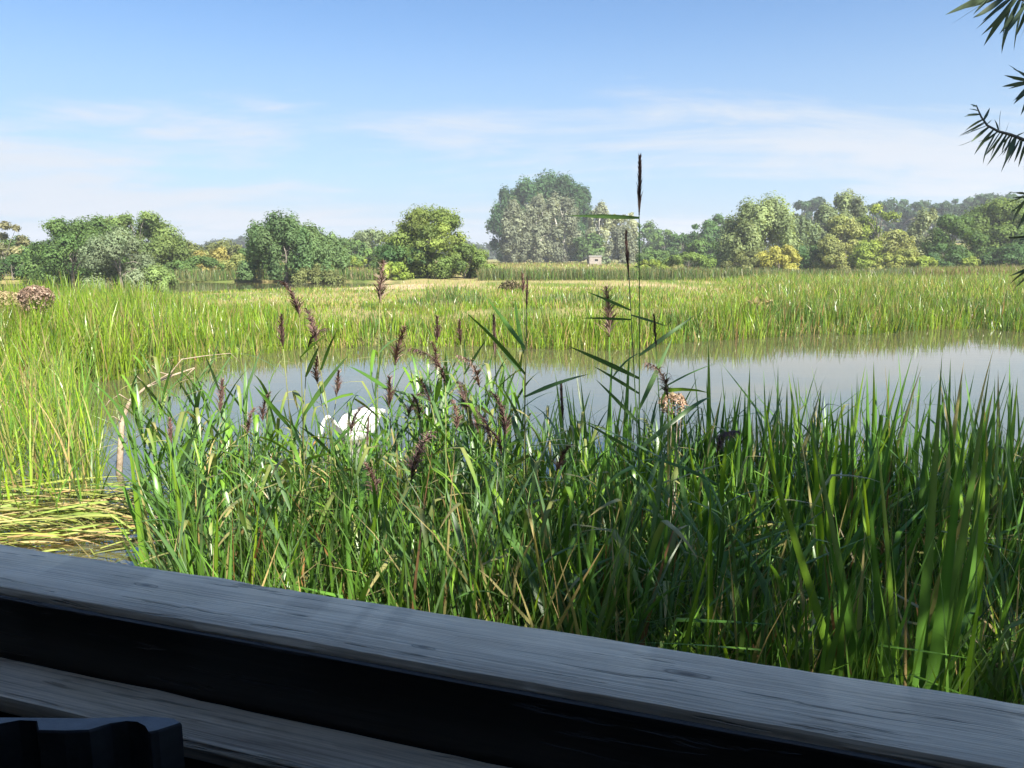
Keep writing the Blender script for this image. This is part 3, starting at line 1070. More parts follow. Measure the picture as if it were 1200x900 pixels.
# ------------------------------------------------------------------ flattened reed mat, dead branch, dry plants
def reed_mat():
    c = gp(85, 612)
    root = thing('flattened_reed_mat', (c.x, c.y, 0.0), 'mat of cut yellow-green reed leaves lying flat on the water', 'reed mat')
    ms = []
    for i in range(6):
        ms.append(leaf_mesh('stalk', 1.0, 0.026, 0.25 + 0.1 * i, (0.6, 0.7) if i == 4 else None,
                            ((0.22, 0.25, 0.05), (0.30, 0.27, 0.09), (0.15, 0.21, 0.04), STRAW, (0.20, 0.23, 0.06), (0.28, 0.19, 0.08))[i:i + 1] * 2, 6))
        ms[-1].materials.clear()
        ms[-1].materials.append(M_straw)

    def one(n):
        out = []
        for k in range(n):
            x, y = random.uniform(-40, 185), random.uniform(574, 652)
            if x > 120 and y > 632 and random.random() < 0.8:
                continue
            p = gp(x, y)
            zz = 0.01 + 0.13 * random.random() * max(0.15, 1 - ((x - 75) / 120) ** 2)
            a = random.gauss(0.12, 0.34) + (PI if random.random() < 0.4 else 0)
            ln = random.uniform(0.4, 1.0)
            M_ = (Matrix.Translation((p.x - c.x - 0.4 * ln * math.cos(a), p.y - c.y - 0.4 * ln * math.sin(a), zz)) @ Matrix.Rotation(a, 4, 'Z')
                  @ Matrix.Rotation(R(90) + random.gauss(-0.18, 0.05), 4, 'Y') @ Matrix.Rotation(random.gauss(0, 0.4), 4, 'Z')
                  @ Matrix.Diagonal((ln, 1.0, ln, 1)))
            out.append(M_)
        return out
    for M_ in one(290):
        obj('stalk', random.choice(ms), parent=root, mw=M_)


reed_mat()


def dead_branch():
    Y = 7.4
    P = [dp(139, 565, 6.9), dp(141, 530, 6.95), dp(143, 495, 7.0), dp(152, 470, 7.1), dp(172, 453, 7.2), dp(202, 440, 7.35), dp(228, 431, 7.45)]
    o = P[0].copy()
    root = thing('dead_branch', o, 'bare bleached branch sticking up out of the water', 'branch')
    b = MB()
    b.tube([p - o for p in P], [0.030, 0.028, 0.023, 0.018, 0.013, 0.010, 0.006], 8)
    obj('limb', b.mesh('limb', True), M_dead, root)
    for pts, r in (([P[4], dp(200, 437, 7.3), dp(213, 421, 7.4), dp(240, 417, 7.5), dp(270, 414, 7.55), dp(281, 424, 7.6)], 0.008),
                   ([P[1], dp(150, 515, 6.9), dp(160, 508, 6.85)], 0.006), ([P[4], dp(160, 440, 7.2), dp(157, 432, 7.2)], 0.005), ([P[2], dp(133, 488, 6.9), dp(126, 490, 6.9)], 0.006),
                   ([P[3], dp(140, 462, 7.0), dp(128, 470, 6.95), dp(122, 478, 6.9)], 0.008),
                   ([P[5], dp(186, 436, 7.3), dp(178, 428, 7.25)], 0.007),
                   ([P[6], dp(213, 446, 7.4), dp(228, 443, 7.3)], 0.007)):
        b = MB()
        b.tube([p - o for p in pts], [r * (1 - 0.75 * i / (len(pts) - 1)) for i in range(len(pts))], 6)
        obj('twig', b.mesh('twig', True), M_dead, root)


dead_branch()


def dry_heads(name, loc, rx, rz, n, cols, label, cat, hstem, lw=0.05):
    """low mound of dry seed heads on stems"""
    root = thing(name, loc, label, cat)
    d = rng.standard_normal((n, 3))
    d /= np.linalg.norm(d, axis=1)[:, None]
    d[:, 2] = np.where(rng.random(n) < 0.6, np.abs(d[:, 2]), d[:, 2])
    q = d * (0.75 + 0.3 * rng.random((n, 1))) * np.array([rx, rx, rz]) + np.array([0, 0, hstem])
    arr = blade_arrays(q, lw * (0.6 + 0.8 * rng.random(n)), lw * (0.7 + 0.6 * rng.random(n)), rng.random(n) * 6.28, 1.2 * rng.random(n),
                       1.0 * rng.random(n), mixcols(n, cols, [1] * len(cols)), mixcols(n, cols, [1] * len(cols)), 2, None, None, rng.random(n) * 6.28, 0.8)
    obj('flower_head', mesh_np('flower_head', *arr), M_plume, root)
    b = MB()
    for k in range(9 if rx > 0.2 else 3):
        a = k * 0.7
        b.tube([(0.1 * rx * math.cos(a), 0.1 * rx * math.sin(a), -0.05), (0.7 * rx * math.cos(a), 0.7 * rx * math.sin(a), hstem + 0.4 * rz)], [0.008, 0.004] if rx > 0.2 else [0.004, 0.002], 5)
    obj('stem', b.mesh('stem', True), M_dead, root)
    return root


def gl(x, y):
    p = gp(x, y)
    return (p.x, p.y, max(float(ground_z([p.x], [p.y])[0]), -0.1))


BROWN = ((0.30, 0.20, 0.145), (0.34, 0.245, 0.18), (0.20, 0.135, 0.10), (0.38, 0.29, 0.22))
q = dp(42, 345, 15.0)
dry_heads('dry_shrub', (q.x, 15.0, 0.05), 0.30, 0.25, 1800, BROWN, 'rounded brown dried-up shrub at the edge of the left reeds', 'shrub', q.z - 0.15, 0.045)
q = dp(8, 348, 15.6)
dry_heads('dry_shrub', (q.x - 0.2, 15.6, 0.05), 0.6, 0.25, 1800, ((0.30, 0.22, 0.13), (0.34, 0.27, 0.15), (0.20, 0.2, 0.08)),
          'low straw-coloured dried shrub next to the rounded brown one', 'shrub', q.z - 0.2, 0.05)
q = gp(598, 345)
dry_heads('marsh_bush', (q.x, q.y, 0.1), 0.6, 0.5, 1500, ((0.10, 0.11, 0.04), (0.13, 0.12, 0.05), (0.08, 0.09, 0.03), (0.30, 0.22, 0.15)),
          'small dark bush with brown tops on the sand flats', 'bush', 0.1, 0.09)
q = gp(890, 372)
dry_heads('hay_heap', (q.x, q.y, 0.05), 0.75, 0.45, 900, ((0.30, 0.22, 0.10), (0.22, 0.16, 0.08), (0.36, 0.28, 0.14)),
          'low heap of brown flattened grass in the reeds across the pond', 'grass heap', 0.0, 0.16)
q = gp(886, 345)
dry_heads('hay_heap', (q.x, q.y, 0.05), 1.0, 0.35, 500, ((0.14, 0.11, 0.06), (0.20, 0.15, 0.08)),
          'dark brown tussock on the far sand flat', 'grass heap', 0.0, 0.2)
q = dp(788, 474, 3.9)
dry_heads('hemp_agrimony', (q.x, 3.9, -0.1), 0.07, 0.055, 420, ((0.42, 0.27, 0.20), (0.46, 0.33, 0.25), (0.34, 0.22, 0.15), (0.30, 0.25, 0.14)),
          'pinkish-buff fluffy flower head among the near reed tops', 'flower', q.z + 0.1, 0.014)


# ------------------------------------------------------------------ swan
def swan():
    c = gp(418, 513)
    root = thing('swan', (c.x, c.y, 0.0), 'white swan feeding on the pond behind the reed plumes', 'swan')
    hd = Vector((-0.62, -0.78, 0)).normalized()
    sd_ = Vector((-hd.y, hd.x, 0))

    def rings(spec, seg=12):
        b = MB()
        for (s, lat_, z, rw, rh, tilt) in spec:
            for k in range(seg):
                a = 2 * PI * k / seg
                u = math.sin(a) * rh
                b.v.append(tuple(hd * (s - u * math.sin(tilt)) + sd_ * (lat_ + math.cos(a) * rw) + Vector((0, 0, z + u * math.cos(tilt)))))
        n = len(spec)
        for i in range(n - 1):
            for k in range(seg):
                k2 = (k + 1) % seg
                b.f.append((i * seg + k, i * seg + k2, (i + 1) * seg + k2, (i + 1) * seg + k))
        b.f.append(tuple(range(seg))[::-1])
        b.f.append(tuple((n - 1) * seg + k for k in range(seg)))
        return b
    body = [(-0.50, 0, 0.30, 0.02, 0.008, 0.3), (-0.42, 0, 0.25, 0.09, 0.03, 0.3), (-0.30, 0, 0.17, 0.17, 0.12, 0.1), (-0.15, 0, 0.13, 0.21, 0.17, 0),
            (0.02, 0, 0.12, 0.22, 0.19, 0), (0.18, 0, 0.12, 0.20, 0.18, 0), (0.30, 0, 0.14, 0.15, 0.15, -0.2), (0.37, 0, 0.20, 0.09, 0.10, -0.6),
            (0.42, 0, 0.29, 0.055, 0.06, -1.0), (0.46, 0, 0.37, 0.042, 0.045, -1.1), (0.52, 0, 0.43, 0.038, 0.04, -0.6), (0.59, 0, 0.42, 0.036, 0.038, 0.4),
            (0.64, 0, 0.36, 0.036, 0.037, 1.0), (0.67, 0, 0.28, 0.036, 0.037, 1.2), (0.70, 0.01, 0.21, 0.042, 0.045, 0.9), (0.745, 0.015, 0.16, 0.04, 0.042, 0.8),
            (0.785, 0.02, 0.125, 0.022, 0.022, 0.8)]
    bd = obj('body', rings(body).mesh('body', True), M_white, root)
    bl = [(0.775, 0.02, 0.135, 0.021, 0.020, 0.8), (0.82, 0.022, 0.09, 0.019, 0.013, 0.8), (0.865, 0.024, 0.045, 0.012, 0.006, 0.8)]
    bi = obj('bill', rings(bl, 8).mesh('bill', True), M_bill, root)
    obj('knob', rings([(0.765, 0.02, 0.165, 0.006, 0.005, 0.8), (0.778, 0.02, 0.155, 0.014, 0.012, 0.8), (0.792, 0.02, 0.142, 0.008, 0.006, 0.8)], 8).mesh('knob', True), M_black, bi)
    for s in (-1, 1):
        e = rings([(0.735, 0.015 + s * 0.034, 0.186, 0.003, 0.003, 0), (0.741, 0.015 + s * 0.036, 0.182, 0.007, 0.007, 0), (0.747, 0.015 + s * 0.034, 0.178, 0.003, 0.003, 0)], 6)
        obj('eye', e.mesh('eye', True), M_black, root)
        # arched folded wing over the back
        wg = [(-0.56, s * 0.07, 0.36, 0.012, 0.02, 0.4), (-0.44, s * 0.11, 0.35, 0.035, 0.07, 0.3), (-0.25, s * 0.15, 0.31, 0.06, 0.12, 0.1),
              (-0.05, s * 0.17, 0.27, 0.07, 0.14, 0), (0.12, s * 0.17, 0.24, 0.06, 0.12, 0), (0.24, s * 0.14, 0.20, 0.03, 0.06, 0), (0.28, s * 0.12, 0.18, 0.008, 0.01, 0)]
        obj('wing', rings(wg, 10).mesh('wing', True), M_white, root)
    tl = [(-0.62, 0, 0.33, 0.02, 0.008, 0.3), (-0.52, 0, 0.30, 0.07, 0.02, 0.3), (-0.40, 0, 0.24, 0.08, 0.04, 0.3)]
    obj('tail', rings(tl, 8).mesh('tail', True), M_cream, root)

    root.scale = (0.70, 0.70, 0.70)


swan()


# ------------------------------------------------------------------ trees
def leaf_cloud(P, Nn, size, cols, r, asp=1.7):
    """diamond leaf sprays at P, facing roughly along Nn"""
    n = len(P)
    nn = Nn + 0.36 * r.standard_normal((n, 3))
    nn /= np.linalg.norm(nn, axis=1)[:, None] + 1e-9
    a = np.cross(nn, r.standard_normal((n, 3)))
    a /= np.linalg.norm(a, axis=1)[:, None] + 1e-9
    b = np.cross(nn, a)
    s = (size * (0.55 + 0.9 * r.random(n)))[:, None]
    bend = nn * s * 0.22
    V = np.stack([P - a * s * 0.5 * asp - bend, P - b * s * 0.42, P + a * s * 0.5 * asp - bend, P + b * s * 0.42], 1).reshape(-1, 3)
    o = np.arange(n)[:, None] * 4
    T = np.concatenate([o + np.array([0, 1, 3]), o + np.array([1, 2, 3])])
    return V, T, np.repeat(cols, 4, 0)


def crown_arrays(h, rx, ry, zb, style, cols, nleaf, size, seed):
    """leaf positions lobed over an uneven crown; base at z=zb, top at h"""
    r = np.random.default_rng(seed)
    K = {'round': 46, 'dome': 34, 'tall': 44, 'sparse': 26, 'bush': 22, 'pine': 26, 'willow': 50}[style]
    u = r.random(K)
    ph = r.random(K) * 2 * PI
    H = h - zb
    prof = {'round': lambda u: np.sqrt(np.clip(1 - (2 * u - 0.9) ** 2 / 1.25, 0.03, 1)),
            'dome': lambda u: np.sqrt(np.clip(1 - u ** 2.2, 0.02, 1)),
            'tall': lambda u: np.clip(np.sqrt(np.clip(1 - (u ** 1.8), 0.02, 1)) * (0.62 + 0.38 * np.minimum(1, u * 4)), 0.1, 1),
            'sparse': lambda u: np.sqrt(np.clip(1 - (2 * u - 1.05) ** 2, 0.05, 1)),
            'bush': lambda u: np.sqrt(np.clip(1 - u ** 2, 0.02, 1)),
            'pine': lambda u: np.sqrt(np.clip(1 - (1.6 * u - 0.65) ** 2, 0.05, 1)),
            'willow': lambda u: np.sqrt(np.clip(1 - u ** 2.6, 0.02, 1)) * (0.9 + 0.1 * u)}[style](u)
    rho = prof * (0.60 + 0.40 * r.random(K) ** 0.5) * 0.86
    lr = {'round': 0.30, 'dome': 0.36, 'tall': 0.34, 'sparse': 0.26, 'bush': 0.42, 'pine': 0.36, 'willow': 0.30}[style]
    rad = lr * min(rx, H * 0.6) * (0.6 + 0.7 * r.random(K))
    c = np.stack([rho * np.cos(ph) * rx, rho * np.sin(ph) * ry, zb + u * (H - rad * 0.75) + rad * 0.1], 1)
    lt = r.normal(0, 0.16, K)
    # a few lobes of one colour group keep light and dark clumps apart
    wgt = rad ** 2
    k = r.choice(K, nleaf, p=wgt / wgt.sum())
    d = r.standard_normal((nleaf, 3))
    d[:, 2] = d[:, 2] * 0.9 + 0.25
    d /= np.linalg.norm(d, axis=1)[:, None]
    shell = 0.62 + 0.42 * r.random(nleaf) ** 0.6
    inner = r.random(nleaf) < 0.16
    shell[inner] = 0.25 + 0.45 * r.random(inner.sum())
    sq = np.array([1.0, 1.0, 0.8])
    if style in ('willow', 'tall'):
        sq = np.array([0.85, 0.85, 1.25])
    if style == 'pine':
        sq = np.array([1.1, 1.1, 0.85])
    # uneven outline of each lobe
    wob = 1 + 0.28 * np.sin(d[:, 0] * 5 + k * 1.7) * np.sin(d[:, 1] * 5 + k) * 1.0
    P = c[k] + d * (rad[k] * shell * wob)[:, None] * sq
    if style == 'willow':
        P[:, 2] -= 0.35 * rad[k] * r.random(nleaf) ** 2
    P[:, 2] = np.maximum(P[:, 2], zb * 0.3 + 0.04 * h * r.random(nleaf))
    cc = np.array(cols)
    lob = r.random(K)
    mixv = np.clip(lob[k] * 0.75 + 0.25 * r.random(nleaf), 0, 1)[:, None]
    C = cc[0] * (1 - mixv) + cc[1] * mixv
    C = C * (1 + lt[k][:, None] + 0.06 * r.standard_normal((nleaf, 1))).clip(0.55, 1.5)
    out = d.copy()
    out[:, 2] += 0.35
    size = size * np.where(inner, 2.4, 1.0)
    return leaf_cloud(P, out, size, C, r, 1.9 if style in ('willow', 'sparse') else 1.5), c, rad


def trunk_mesh(h, rx, zb, r0, targets, multi=1, seed=0, straight=False):
    b = MB()
    rr = random.Random(seed)
    for m in range(multi):
        ox = 0 if multi == 1 else (m - (multi - 1) / 2) * rx * 0.35 + rr.gauss(0, 0.05 * rx)
        hh = h * (0.82 if straight else 0.6) * rr.uniform(0.85, 1.05)
        pts = [Vector((ox * (0.5 + 0.7 * t) + rr.gauss(0, 0.012 * h) * (t > 0.05), rr.gauss(0, 0.012 * h) * (t > .05), hh * t - 0.15 * (t == 0))) for t in np.linspace(0, 1, 7)]
        b.tube(pts, [r0 * (1.25 if i == 0 else 1) * (1 - 0.8 * i / 6) for i in range(7)], 7)
        for q in targets[m::multi]:
            i = rr.choice((2, 3, 4, 5))
            s = pts[i]
            e = Vector(q)
            mid = (s + e) / 2 + Vector((0, 0, 0.06 * h))
            b.tube([s, mid, e], [r0 * 0.42 * (1 - 0.11 * i), r0 * 0.24, r0 * 0.07], 5)
    return b.mesh('trunk', True)


TREE_N = [0]


def tree(x, top, base, hw, cols, style, label, name='willow_tree', cat='tree', group=None, Y=None, dens=1.0, bark=None,
         zb=0.06, depth=1.0, multi=1, leaf_px=1.75, straight=False):
    """x: centre px, top / base: px rows, hw: half width px. Distance from where the base meets the ground unless given"""
    TREE_N[0] += 1
    if Y is None:
        Y = gp(x, base).y
    X = (x - 600) / FPX * Y * 1.0 / (math.cos(PITCH) + 0.0) * 0.9864
    gz = float(ground_z([X], [Y])[0])
    h = dp(x, top, Y).z - gz
    rx = 1.13 * hw / FPX * Y
    root = thing(name, (X, Y, gz), label, cat, group)
    size = leaf_px / FPX * Y
    nleaf = int(min(30000, 2.0 * hw * (h / Y * FPX) * 2.0 * dens + 700))
    cols = [(c_[0] * 1.78, c_[1] * 1.82, c_[2] * 1.42) for c_ in cols]
    arr, c, rad = crown_arrays(h, rx, rx * depth, h * zb, style, cols, nleaf, size, 1000 + TREE_N[0])
    obj('crown', mesh_np('crown', *arr), M_tree, root)
    up = c[c[:, 2] > 0.35 * h][:9]
    obj('trunk', trunk_mesh(h, rx, zb, max(0.028 * h, 0.03), [tuple(a) for a in up], multi, TREE_N[0], straight), bark or M_bark, root)
    return root


DK = ((0.026, 0.055, 0.024), (0.050, 0.090, 0.034))
MD = ((0.040, 0.075, 0.028), (0.075, 0.115, 0.042))
YG = ((0.085, 0.125, 0.025), (0.150, 0.180, 0.040))
SIL = ((0.075, 0.102, 0.070), (0.125, 0.150, 0.110))
GREY = ((0.085, 0.096, 0.080), (0.135, 0.145, 0.125))
OLV = ((0.065, 0.080, 0.035), (0.110, 0.120, 0.055))
GOLD = ((0.140, 0.140, 0.035), (0.195, 0.185, 0.060))
PALE = ((0.110, 0.130, 0.050), (0.185, 0.190, 0.085))

# left group
tree(12, 259, 328, 30, ((0.08, 0.085, 0.05), (0.13, 0.12, 0.08)), 'sparse', 'sparse twiggy brownish tree left of the dark green trees', Y=72, dens=0.35, zb=0.4)
tree(20, 298, 332, 42, DK, 'bush', 'dark low scrub under the twiggy tree', 'scrub_bush', 'bush', Y=60)
tree(90, 255, 332, 40, MD, 'round', 'dark green tree left of the silvery round willow', Y=57, dens=1.2)
tree(122, 252, 332, 34, MD, 'round', 'mid green tree behind the silvery round willow', Y=66)
tree(168, 246, 330, 46, ((0.06, 0.095, 0.035), (0.10, 0.13, 0.05)), 'round', 'tall green tree rising behind the silvery round willow', Y=72, dens=1.2)
tree(146, 264, 331, 38, SIL, 'dome', 'silvery grey-green round willow at the channel edge', Y=54.5, dens=1.2)
tree(188, 310, 331, 20, ((0.09, 0.13, 0.05), (0.12, 0.16, 0.07)), 'bush', 'low green bush at the foot of the silvery willow', 'scrub_bush', 'bush', Y=54)
for (x, t, hw, c, Y, lb) in ((222, 283, 26, OLV, 78, 'olive scrub bush between the silvery willow and the dome-shaped tree'),
                             (255, 288, 28, ((0.13, 0.12, 0.045), (0.17, 0.15, 0.06)), 76, 'brownish scrub bush left of the dome-shaped tree'),
                             (240, 300, 30, MD, 68, 'low green scrub in front of the brownish bush'),
                             (283, 297, 24, PALE, 70, 'pale scrub bush touching the dome-shaped tree'),
                             (214, 305, 22, MD, 66, 'small green bush beside the low bush of the silvery willow')):
    tree(x, t, 330, hw, c, 'bush', lb, 'scrub_bush', 'bush', Y=Y)
tree(338, 254, 330, 54, ((0.038, 0.072, 0.034), (0.080, 0.115, 0.058)), 'willow', 'large dome-shaped green tree at the end of the channel', Y=60, dens=1.5)
tree(388, 276, 330, 26, ((0.055, 0.09, 0.045), (0.085, 0.12, 0.06)), 'willow', 'smaller green tree leaning on the dome-shaped tree', Y=63)
tree(372, 308, 330, 30, OLV, 'bush', 'olive bush before the dome-shaped tree', 'scrub_bush', 'bush', Y=58.5)
tree(438, 268, 312, 26, ((0.075, 0.10, 0.06), (0.12, 0.145, 0.09)), 'round', 'grey-green distant tree left of the bright leafy willow', Y=120)
tree(408, 278, 312, 24, MD, 'round', 'distant green tree behind the smaller leaning tree', Y=115)
tree(425, 298, 316, 34, YG, 'bush', 'bright green distant bush below the grey-green tree', 'scrub_bush', 'bush', Y=100)
tree(506, 242, 327, 44, ((0.065, 0.095, 0.028), (0.125, 0.155, 0.045)), 'round', 'bright leafy willow with lumpy crown, standing alone on the flats', Y=66, dens=1.4)
tree(478, 278, 328, 34, DK, 'round', 'darker lower willow fused to the left of the bright leafy one', Y=65)
tree(545, 286, 326, 38, ((0.06, 0.095, 0.03), (0.10, 0.135, 0.045)), 'bush', 'rounded green bush at the right foot of the bright leafy willow', 'scrub_bush', 'bush', Y=64, dens=1.3)
tree(463, 306, 329, 20, YG, 'bush', 'small yellow-green bush at the left foot of the bright leafy willow', 'scrub_bush', 'bush', Y=61)

for (x, t, hw, c, Y, lb) in ((52, 290, 30, DK, 62, 'dark scrub at the foot of the first dark green tree'), (200, 276, 24, MD, 80, 'mid green bush tucked against the tall green tree'),
                             (268, 281, 30, OLV, 95, 'olive distant bush behind the brownish scrub'), (300, 290, 26, MD, 72, 'green bush hugging the left side of the dome-shaped tree'),
                             (445, 290, 26, MD, 98, 'mid green bush before the grey-green distant tree'), (30, 276, 34, MD, 85, 'green tree behind the dark low scrub'),
                             (235, 291, 24, PALE, 84, 'pale bush amid the olive scrub')):
    tree(x, t, 330, hw, c, 'bush', lb, 'scrub_bush', 'bush', Y=Y)
# poplar group
POP = ((0.022, 0.052, 0.026), (0.045, 0.085, 0.038))
for i, (x, t, hw) in enumerate(((594, 222, 22), (614, 212, 25), (640, 207, 28), (662, 208, 27), (678, 220, 20), (650, 212, 28))):
    tree(x, t, 308, hw, POP, 'tall', 'tall dark green poplar behind the grey-leaved poplars', 'poplar_tree', 'tree', 'dark poplars', Y=205 + 5 * (i % 3), dens=1.5, straight=True)
for i, (x, t, hw) in enumerate(((603, 236, 20), (629, 231, 21), (655, 224, 22))):
    tree(x, t, 309, hw, GREY, 'tall', 'grey-leaved poplar with pale trunk before the dark poplars', 'poplar_tree', 'tree', 'grey poplars', Y=172 + 3 * i, dens=1.0, bark=M_pale_bark, straight=True, multi=2)
tree(700, 236, 307, 15, ((0.14, 0.155, 0.12), (0.21, 0.22, 0.175)), 'tall', 'thin silvery poplar right of the dark poplars', 'poplar_tree', Y=190, dens=0.6, bark=M_pale_bark, straight=True)
tree(726, 246, 307, 19, ((0.15, 0.165, 0.13), (0.22, 0.23, 0.18)), 'sparse', 'pale thin-crowned tree between the thin silvery poplar and the tallest reed', Y=195, dens=0.7, bark=M_pale_bark, zb=0.3)
tree(728, 264, 309, 17, GREY, 'tall', 'pale grey-leaved tree beside the small hut', 'poplar_tree', Y=168, dens=1.0, bark=M_pale_bark, straight=True)
tree(688, 272, 308, 18, MD, 'round', 'mid green tree left of the small hut', Y=176)
tree(702, 296, 309, 14, SIL, 'bush', 'silvery bush left of the small hut', 'scrub_bush', 'bush', Y=158)
for (x, t, hw, Y, c, lb) in ((752, 259, 20, 215, MD, 'distant green tree behind the pale grey-leaved tree by the hut'), (776, 268, 16, 180, MD, 'small distant green tree left of the dark tree pair'),
                             (797, 271, 22, 160, DK, 'dark distant tree behind the round lawn-green bush'), (823, 257, 21, 150, DK, 'first tree of the dark pair behind the broad willow'),
                             (838, 249, 20, 155, DK, 'taller tree of the dark pair behind the broad willow')):
    tree(x, t, 312, hw, c, 'round', lb, Y=Y)
tree(765, 290, 316, 24, MD, 'bush', 'shady green bush behind the round lawn-green bush', 'scrub_bush', 'bush', Y=120)
tree(822, 280, 317, 24, MD, 'round', 'green tree in the gap left of the broad willow', Y=112)

# right group
tree(884, 231, 318, 42, ((0.070, 0.095, 0.048), (0.120, 0.145, 0.080)), 'willow', 'broad grey-green willow with billowing crown', Y=98, dens=1.5)
tree(868, 262, 318, 22, ((0.085, 0.11, 0.055), (0.13, 0.155, 0.085)), 'willow', 'pale lower boughs of a willow before the broad willow', Y=93)
tree(804, 296, 318, 34, ((0.085, 0.13, 0.035), (0.11, 0.155, 0.045)), 'bush', 'round lawn-green bush behind the reed belt', 'scrub_bush', 'bush', Y=88, dens=1.2)
tree(760, 304, 318, 24, YG, 'bush', 'low yellow-green bush left of the round lawn-green bush', 'scrub_bush', 'bush', Y=86)
tree(868, 289, 319, 24, OLV, 'bush', 'dark olive bush beside the golden bush', 'scrub_bush', 'bush', Y=86)
tree(909, 285, 319, 26, GOLD, 'bush', 'golden-yellow bush below the broad willow', 'scrub_bush', 'bush', Y=84, dens=1.2)
tree(934, 254, 318, 24, ((0.055, 0.08, 0.045), (0.09, 0.115, 0.07)), 'willow', 'shaded grey-green tree right of the broad willow', Y=108)
tree(945, 285, 318, 26, DK, 'bush', 'very dark bush between the golden bush and the pale front willow', 'scrub_bush', 'bush', Y=96)
tree(984, 224, 318, 26, ((0.085, 0.11, 0.06), (0.135, 0.16, 0.09)), 'willow', 'tall pale grey willow before the pines', Y=128, dens=1.2)
tree(960, 240, 318, 18, ((0.075, 0.10, 0.06), (0.11, 0.135, 0.08)), 'willow', 'grey willow leaning on the tall pale willow', Y=126)
tree(1022, 239, 318, 24, YG, 'round', 'bright yellow-green tree before the pines', Y=110, dens=1.2)
tree(978, 251, 318, 20, PALE, 'round', 'pale cream-green front willow', Y=100, dens=1.1)
tree(966, 278, 319, 16, PALE, 'bush', 'pale bush at the foot of the cream-green willow', 'scrub_bush', 'bush', Y=93)
tree(1012, 282, 319, 24, YG, 'bush', 'fresh green bush at the foot of the bright yellow-green tree', 'scrub_bush', 'bush', Y=92)
tree(972, 298, 319, 17, PALE, 'bush', 'lowest pale round bush in front of the cream-green willow', 'scrub_bush', 'bush', Y=85)
tree(1040, 270, 319, 22, PALE, 'round', 'pale green tree right below the bright yellow-green tree', Y=98)
tree(1050, 292, 319, 30, ((0.12, 0.145, 0.04), (0.17, 0.18, 0.06)), 'bush', 'wide yellowish bush left of the dark round tree', 'scrub_bush', 'bush', Y=85)
tree(1076, 300, 319, 16, YG, 'bush', 'small yellowish bush touching the dark round tree', 'scrub_bush', 'bush', Y=83)
tree(1080, 246, 318, 24, ((0.08, 0.10, 0.06), (0.13, 0.145, 0.09)), 'willow', 'grey-green tree behind the dark round tree', Y=112)
tree(1108, 251, 320, 27, ((0.035, 0.065, 0.022), (0.07, 0.11, 0.032)), 'round', 'dark round tree with sunlit top at the edge of the reeds', Y=90, dens=1.3)
tree(1102, 284, 320, 26, DK, 'bush', 'near-black bush below the dark round tree', 'scrub_bush', 'bush', Y=87)
tree(1164, 233, 320, 40, ((0.045, 0.075, 0.024), (0.09, 0.125, 0.035)), 'round', 'tall layered green tree right of the dark round tree', Y=94, dens=1.4)
tree(1212, 250, 320, 36, MD, 'round', 'green tree right of the tall layered tree', Y=90, dens=1.2)
tree(1175, 286, 320, 34, DK, 'bush', 'dark bush under the tall layered tree', 'scrub_bush', 'bush', Y=88)
tree(1130, 300, 318, 9, YG, 'bush', 'little bright green sapling between the dark round and layered trees', 'scrub_bush', 'bush', Y=84)
tree(1265, 236, 320, 40, MD, 'round', 'green tree beyond the layered tree, past the willow shoots', Y=100)
tree(1330, 240, 320, 44, DK, 'round', 'dark green tree farthest along the right-hand wood', Y=104)
tree(-70, 262, 330, 44, DK, 'round', 'dark green tree beyond the twiggy tree', Y=66)
PINE = ((0.020, 0.042, 0.026), (0.036, 0.064, 0.036))
px_list = [(932, 235, 11), (948, 231, 12), (1010, 237, 12)]
xx = 1024
while xx < 1340:
    px_list.append((xx, 231 + 5 * math.sin(xx * 0.031) + random.uniform(-3, 3), random.uniform(11, 15)))
    xx += random.uniform(11, 15)
for i, (x, t, hw) in enumerate(px_list):
    Yp = 232 + 14 * (i % 3)
    tree(x, t, 300, hw, PINE, 'pine', 'dark pine on the ridge behind the right-hand wood', 'pine_tree', 'tree', 'pines on the ridge', Y=Yp, dens=1.0, zb=0.06, straight=True)


def far_wood():
    r = np.random.default_rng(5)
    parts = []
    for k in range(150):
        a = -42 + 84 * k / 149 + r.normal(0, 0.2)
        Y = 400 + 40 * r.random()
        X = math.tan(R(a)) * Y
        h = 8.5 + 3 * r.random() + 1.6 * math.sin(a * 0.6)
        arr, _, _ = crown_arrays(h, 6.5, 6.5, 0.3, 'dome', ((0.045, 0.07, 0.045), (0.075, 0.10, 0.065)), 420, 1.1, 300 + k)
        v, t, c = arr
        parts.append((v + np.array([X, Y, float(ground_z([X], [Y])[0]) - 0.2]), t, c))
    stuff('far_wood', join(parts), M_tree, 'low distant line of woodland along the horizon', 'wood')


far_wood()


